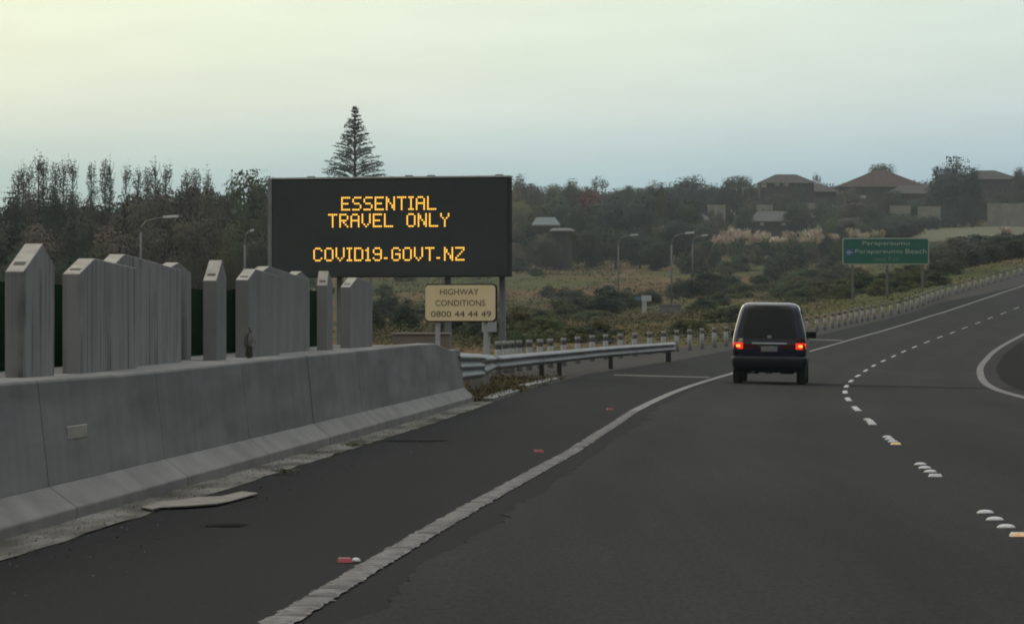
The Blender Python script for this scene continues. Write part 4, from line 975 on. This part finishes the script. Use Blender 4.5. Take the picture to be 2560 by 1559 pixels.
# ------------------------------------------------------------------ van
vd = 96.2; vx = gx(1922, vd); slope = .093
van = thing('van', 'dark navy van seen from behind with red tail lamps lit, in the left lane', 'van', (vx, vd, zroad(vx, vd)+.004), -math.atan(slope))
roll = .014; van.rotation_euler = (0, roll*1.0, -math.atan(slope))
ZS = [.30, .42, .60, .80, .95, 1.06, 1.20, 1.40, 1.60, 1.75, 1.85, 1.905, 1.94, 1.955]
HW = [.80, .845, .875, .885, .889, .882, .862, .815, .765, .725, .688, .645, .58, .48]
YR = [.12, .06, .02, .0, .0, .015, .035, .075, .125, .165, .195, .215, .25, .34]
YF = [4.6, 4.68, 4.72, 4.72, 4.66, 4.5, 4.15, 3.75, 3.4, 3.15, 2.95, 2.8, 2.6, 2.35]
def hw(z): return float(np.interp(z, ZS, HW))
def yr(z): return float(np.interp(z, ZS, YR))
def yf(z): return float(np.interp(z, ZS, YF))
def slicez(z, grow=0.0, cr=.16):
    h = hw(z)+grow; a = yr(z)-grow; b_ = yf(z)+grow; pts = []
    for cx, cy, a0 in ((h-cr, b_-cr, 0), (-h+cr, b_-cr, 90), (-h+cr, a+cr, 180), (h-cr, a+cr, 270)):
        for k in range(7):
            t = R(a0+15*k); pts.append((cx+cr*math.cos(t), cy+cr*math.sin(t), z))
    return pts
zz = list(np.interp(np.linspace(0, 1, 40), np.linspace(0, 1, len(ZS)), ZS))
mb = MB(); mb.sweep([slicez(z) for z in zz], smooth=True); mb.build('body', M['paint'], van)
def rearpatch(zl, xf, dy, nx=14):
    vs = []; fs = []
    for z in zl:
        for k in range(nx+1):
            u = -1+2*k/nx; x = xf(z)*u
            y = yr(z) + .03*u*u - dy
            vs.append((x, y, z))
    for i in range(len(zl)-1):
        for k in range(nx):
            p = i*(nx+1)+k; fs.append((p, p+1, p+nx+2, p+nx+1))
    return vs, fs
zl = list(np.linspace(1.10, 1.885, 14))
def gw(z): return (hw(z)-.092)*(1 if z < 1.81 else math.sqrt(max(.0, 1-((z-1.81)/.085)**2*.3)))*(1 if z > 1.14 else .97)
mb = MB(); v0, f0 = rearpatch(zl, gw, .022); v1, _ = rearpatch(zl, gw, .004); nn = len(v0)
mb.add(v0, f0, True); mb.add(v1, [f[::-1] for f in f0], True); mb.build('rear_window', M['glass'], van)
for s in (-1, 1):     # tinted side glass band
    vs = []; fs = []; zl2 = np.linspace(1.10, 1.78, 8); nn = 12
    for z in zl2:
        for k in range(nn+1):
            y = yr(z)+.24+(yf(z)-.5-yr(z)-.24)*k/nn; vs.append((s*(hw(z)+.004), y, z))
    fs = [(i*(nn+1)+k, i*(nn+1)+k+1, (i+1)*(nn+1)+k+1, (i+1)*(nn+1)+k) for i in range(7) for k in range(nn)]
    mb = MB(); mb.add(vs, fs, True); mb.build('side_window', M['sideglass'], van)
# front windscreen
vs = []; zl3 = np.linspace(1.1, 1.78, 8); nn = 10
for z in zl3:
    for k in range(nn+1): vs.append(((hw(z)-.16)*(-1+2*k/nn), yf(z)+.006, z))
mb = MB(); mb.add(vs, [(i*(nn+1)+k, i*(nn+1)+k+1, (i+1)*(nn+1)+k+1, (i+1)*(nn+1)+k) for i in range(7) for k in range(nn)], True); mb.build('windscreen', M['glass'], van)
# bumper wraps the lower rear
mb = MB(); mb.sweep([slicez(z, g_) for z, g_ in ((.31, .01), (.36, .04), (.50, .05), (.62, .045), (.66, .012))], smooth=True)
for i, v in enumerate(mb.v): mb.v[i] = (v[0], min(v[1], .75), v[2])
mb.build('rear_bumper', M['plastic'], van)
mb = MB(); mb.box(-.42, .42, -.028, .0, .955, .99); mb.build('chrome_strip', M['chrome'], van, .008)
mb = MB(); mb.box(-.20, .20, -.020, .004, .775, .905); mb.build('number_plate', M['numplate'], van, .01)
mb = MB(); n = 20
mb.sweep([[((rr)*1.5*math.cos(2*math.pi*k/n), -.005+.03*0+yr(1.135)-.032+dy, 1.135+rr*math.sin(2*math.pi*k/n)) for k in range(n)] for rr, dy in ((.035, .02), (.035, -.006), (.025, -.006), (.025, .02))], caps=False); mb.box(-.03, .03, yr(1.135)-.036, yr(1.135)-.012, 1.128, 1.142)
mb.build('badge', M['chrome'], van)
for s in (-1, 1):
    def wrapbox(x0, x1, z0, z1, out_=.02):
        pts = []
        for z in (z0, z1):
            xs = np.linspace(x0, x1, 7); row = []
            for x_ in xs:
                e = max(0, x_-(hw(z)-.16)); y = yr(z)+(.16-math.sqrt(max(0, .16*.16-e*e)) if e < .16 else .16)
                row.append((s*x_, y-out_, z))
            pts.append(row)
        a = pts[0]+pts[1][::-1]; b_ = [(p[0]*.985, p[1]+out_+.05, p[2]) for p in a]
        return [a, b_]
    mb = MB(); mb.sweep(wrapbox(.635, .885, .835, .985)); tl = mb.build('tail_lamp', M['lamp_on'], van, .012)
    mb = MB(); mb.sweep(wrapbox(.70, .80, .88, .945, .032)); mb.build('lamp_bulb', M['lamp_core'], tl, .012)
    mb = MB(); mb.sweep(wrapbox(.64, .875, .988, 1.085, .018)); mb.build('upper_lens', M['lamp_clear'] if s < 0 else M['lamp_off'], tl, .012)
    mb = MB(); mb.sweep(wrapbox(.30, .632, .845, .965, .010)); mb.build('reflector_strip', M['lamp_off'], van, .01)
    # mirrors
    yy = 3.55
    mb = MB(); mb.sweep([[(s*(.80+a), yy+b_, z+1.2) for a, b_ in ((0,-.02), (.06,-.05), (.24,-.05), (.27,.0), (.24,.06), (.05,.05))] for z in (-.09, .08)]); mi = mb.build('door_mirror', M['plastic'], van, .015)
    mb = MB(); mb.box(min(s*.88, s*1.04), max(s*.88, s*1.04), yy-.056, yy-.051, 1.13, 1.26); mb.build('mirror_glass', M['glass'], mi)
    for yy in (.78, 3.75):
        mb = MB(); n = 28
        def ring(r_, x_): return [(s*x_, yy+r_*math.cos(2*math.pi*k/n), .33+r_*math.sin(2*math.pi*k/n)) for k in range(n)]
        mb.sweep([ring(.20, .66), ring(.31, .655), ring(.33, .68), ring(.33, .85), ring(.31, .875), ring(.20, .87)], smooth=True); wl = mb.build('wheel', M['rubber'], van)
        mb = MB(); mb.sweep([ring(.205, .84), ring(.19, .874), ring(.06, .868), ring(.02, .868)]); mb.build('rim', M['steel_rim'], wl)
    mb = MB(); mb.box(s*.42-.16, s*.42+.16, .55, .75, .24, .31); mb.build('suspension_arm', M['plastic'], van, .01)
    mb = MB(); mb.box(s*.80-.07 if s > 0 else -.87, s*.80+.07 if s > 0 else -.73, .2, .34, .05, .36); mb.build('mud_flap', M['rubber'], van)
mb = MB(); mb.box(-.09, .09, .1, .3, .25, .33); mb.build('tow_hitch', M['plastic'], van, .01)
mb = MB(); mb.tube([(.05, yr(1.13)-.03, 1.13), (-.02, yr(1.3)-.02, 1.30), (-.42, yr(1.34)-.0, 1.34)], .011, 6); mb.build('wiper', M['rubber'], van)
for s in (-1, 1):
    mb = MB(); mb.sweep([[(s*(hw(z)-.055)-.004, yr(z)-.001, z), (s*(hw(z)-.055)+.004, yr(z)-.001, z), (s*(hw(z)-.055)+.004, yr(z)+.06, z), (s*(hw(z)-.055)-.004, yr(z)+.06, z)] for z in (.68, .8)]); mb.build('tailgate_seam', M['rubber'], van)
mb = MB(); mb.box(-.66, .66, .72, .84, .27, .36); mb.build('rear_axle', M['plastic'], van, .01)
mb = MB(); mb.tube([(-.4, .5, .29), (-.4, .06, .27)], .035, 10); mb.build('exhaust_pipe', M['steel_rim'], van)

# ------------------------------------------------------------------ evening haze
hm = bpy.data.materials.new('thin evening haze'); hm.use_nodes = True; t = hm.node_tree
for n in list(t.nodes): t.nodes.remove(n)
mo = t.nodes.new('ShaderNodeOutputMaterial'); pv = t.nodes.new('ShaderNodeVolumePrincipled'); pv.inputs['Color'].default_value = (.86, .95, 1, 1); pv.inputs['Density'].default_value = HAZE
pv.inputs['Anisotropy'].default_value = .2
t.links.new(pv.outputs[0], mo.inputs['Volume'])
mb = MB(); mb.box(-4200, 4200, -150, 9500, -300, 75); tag(mb.build('haze', hm), 'thin evening haze hanging over the whole scene', 'haze', kind='stuff')
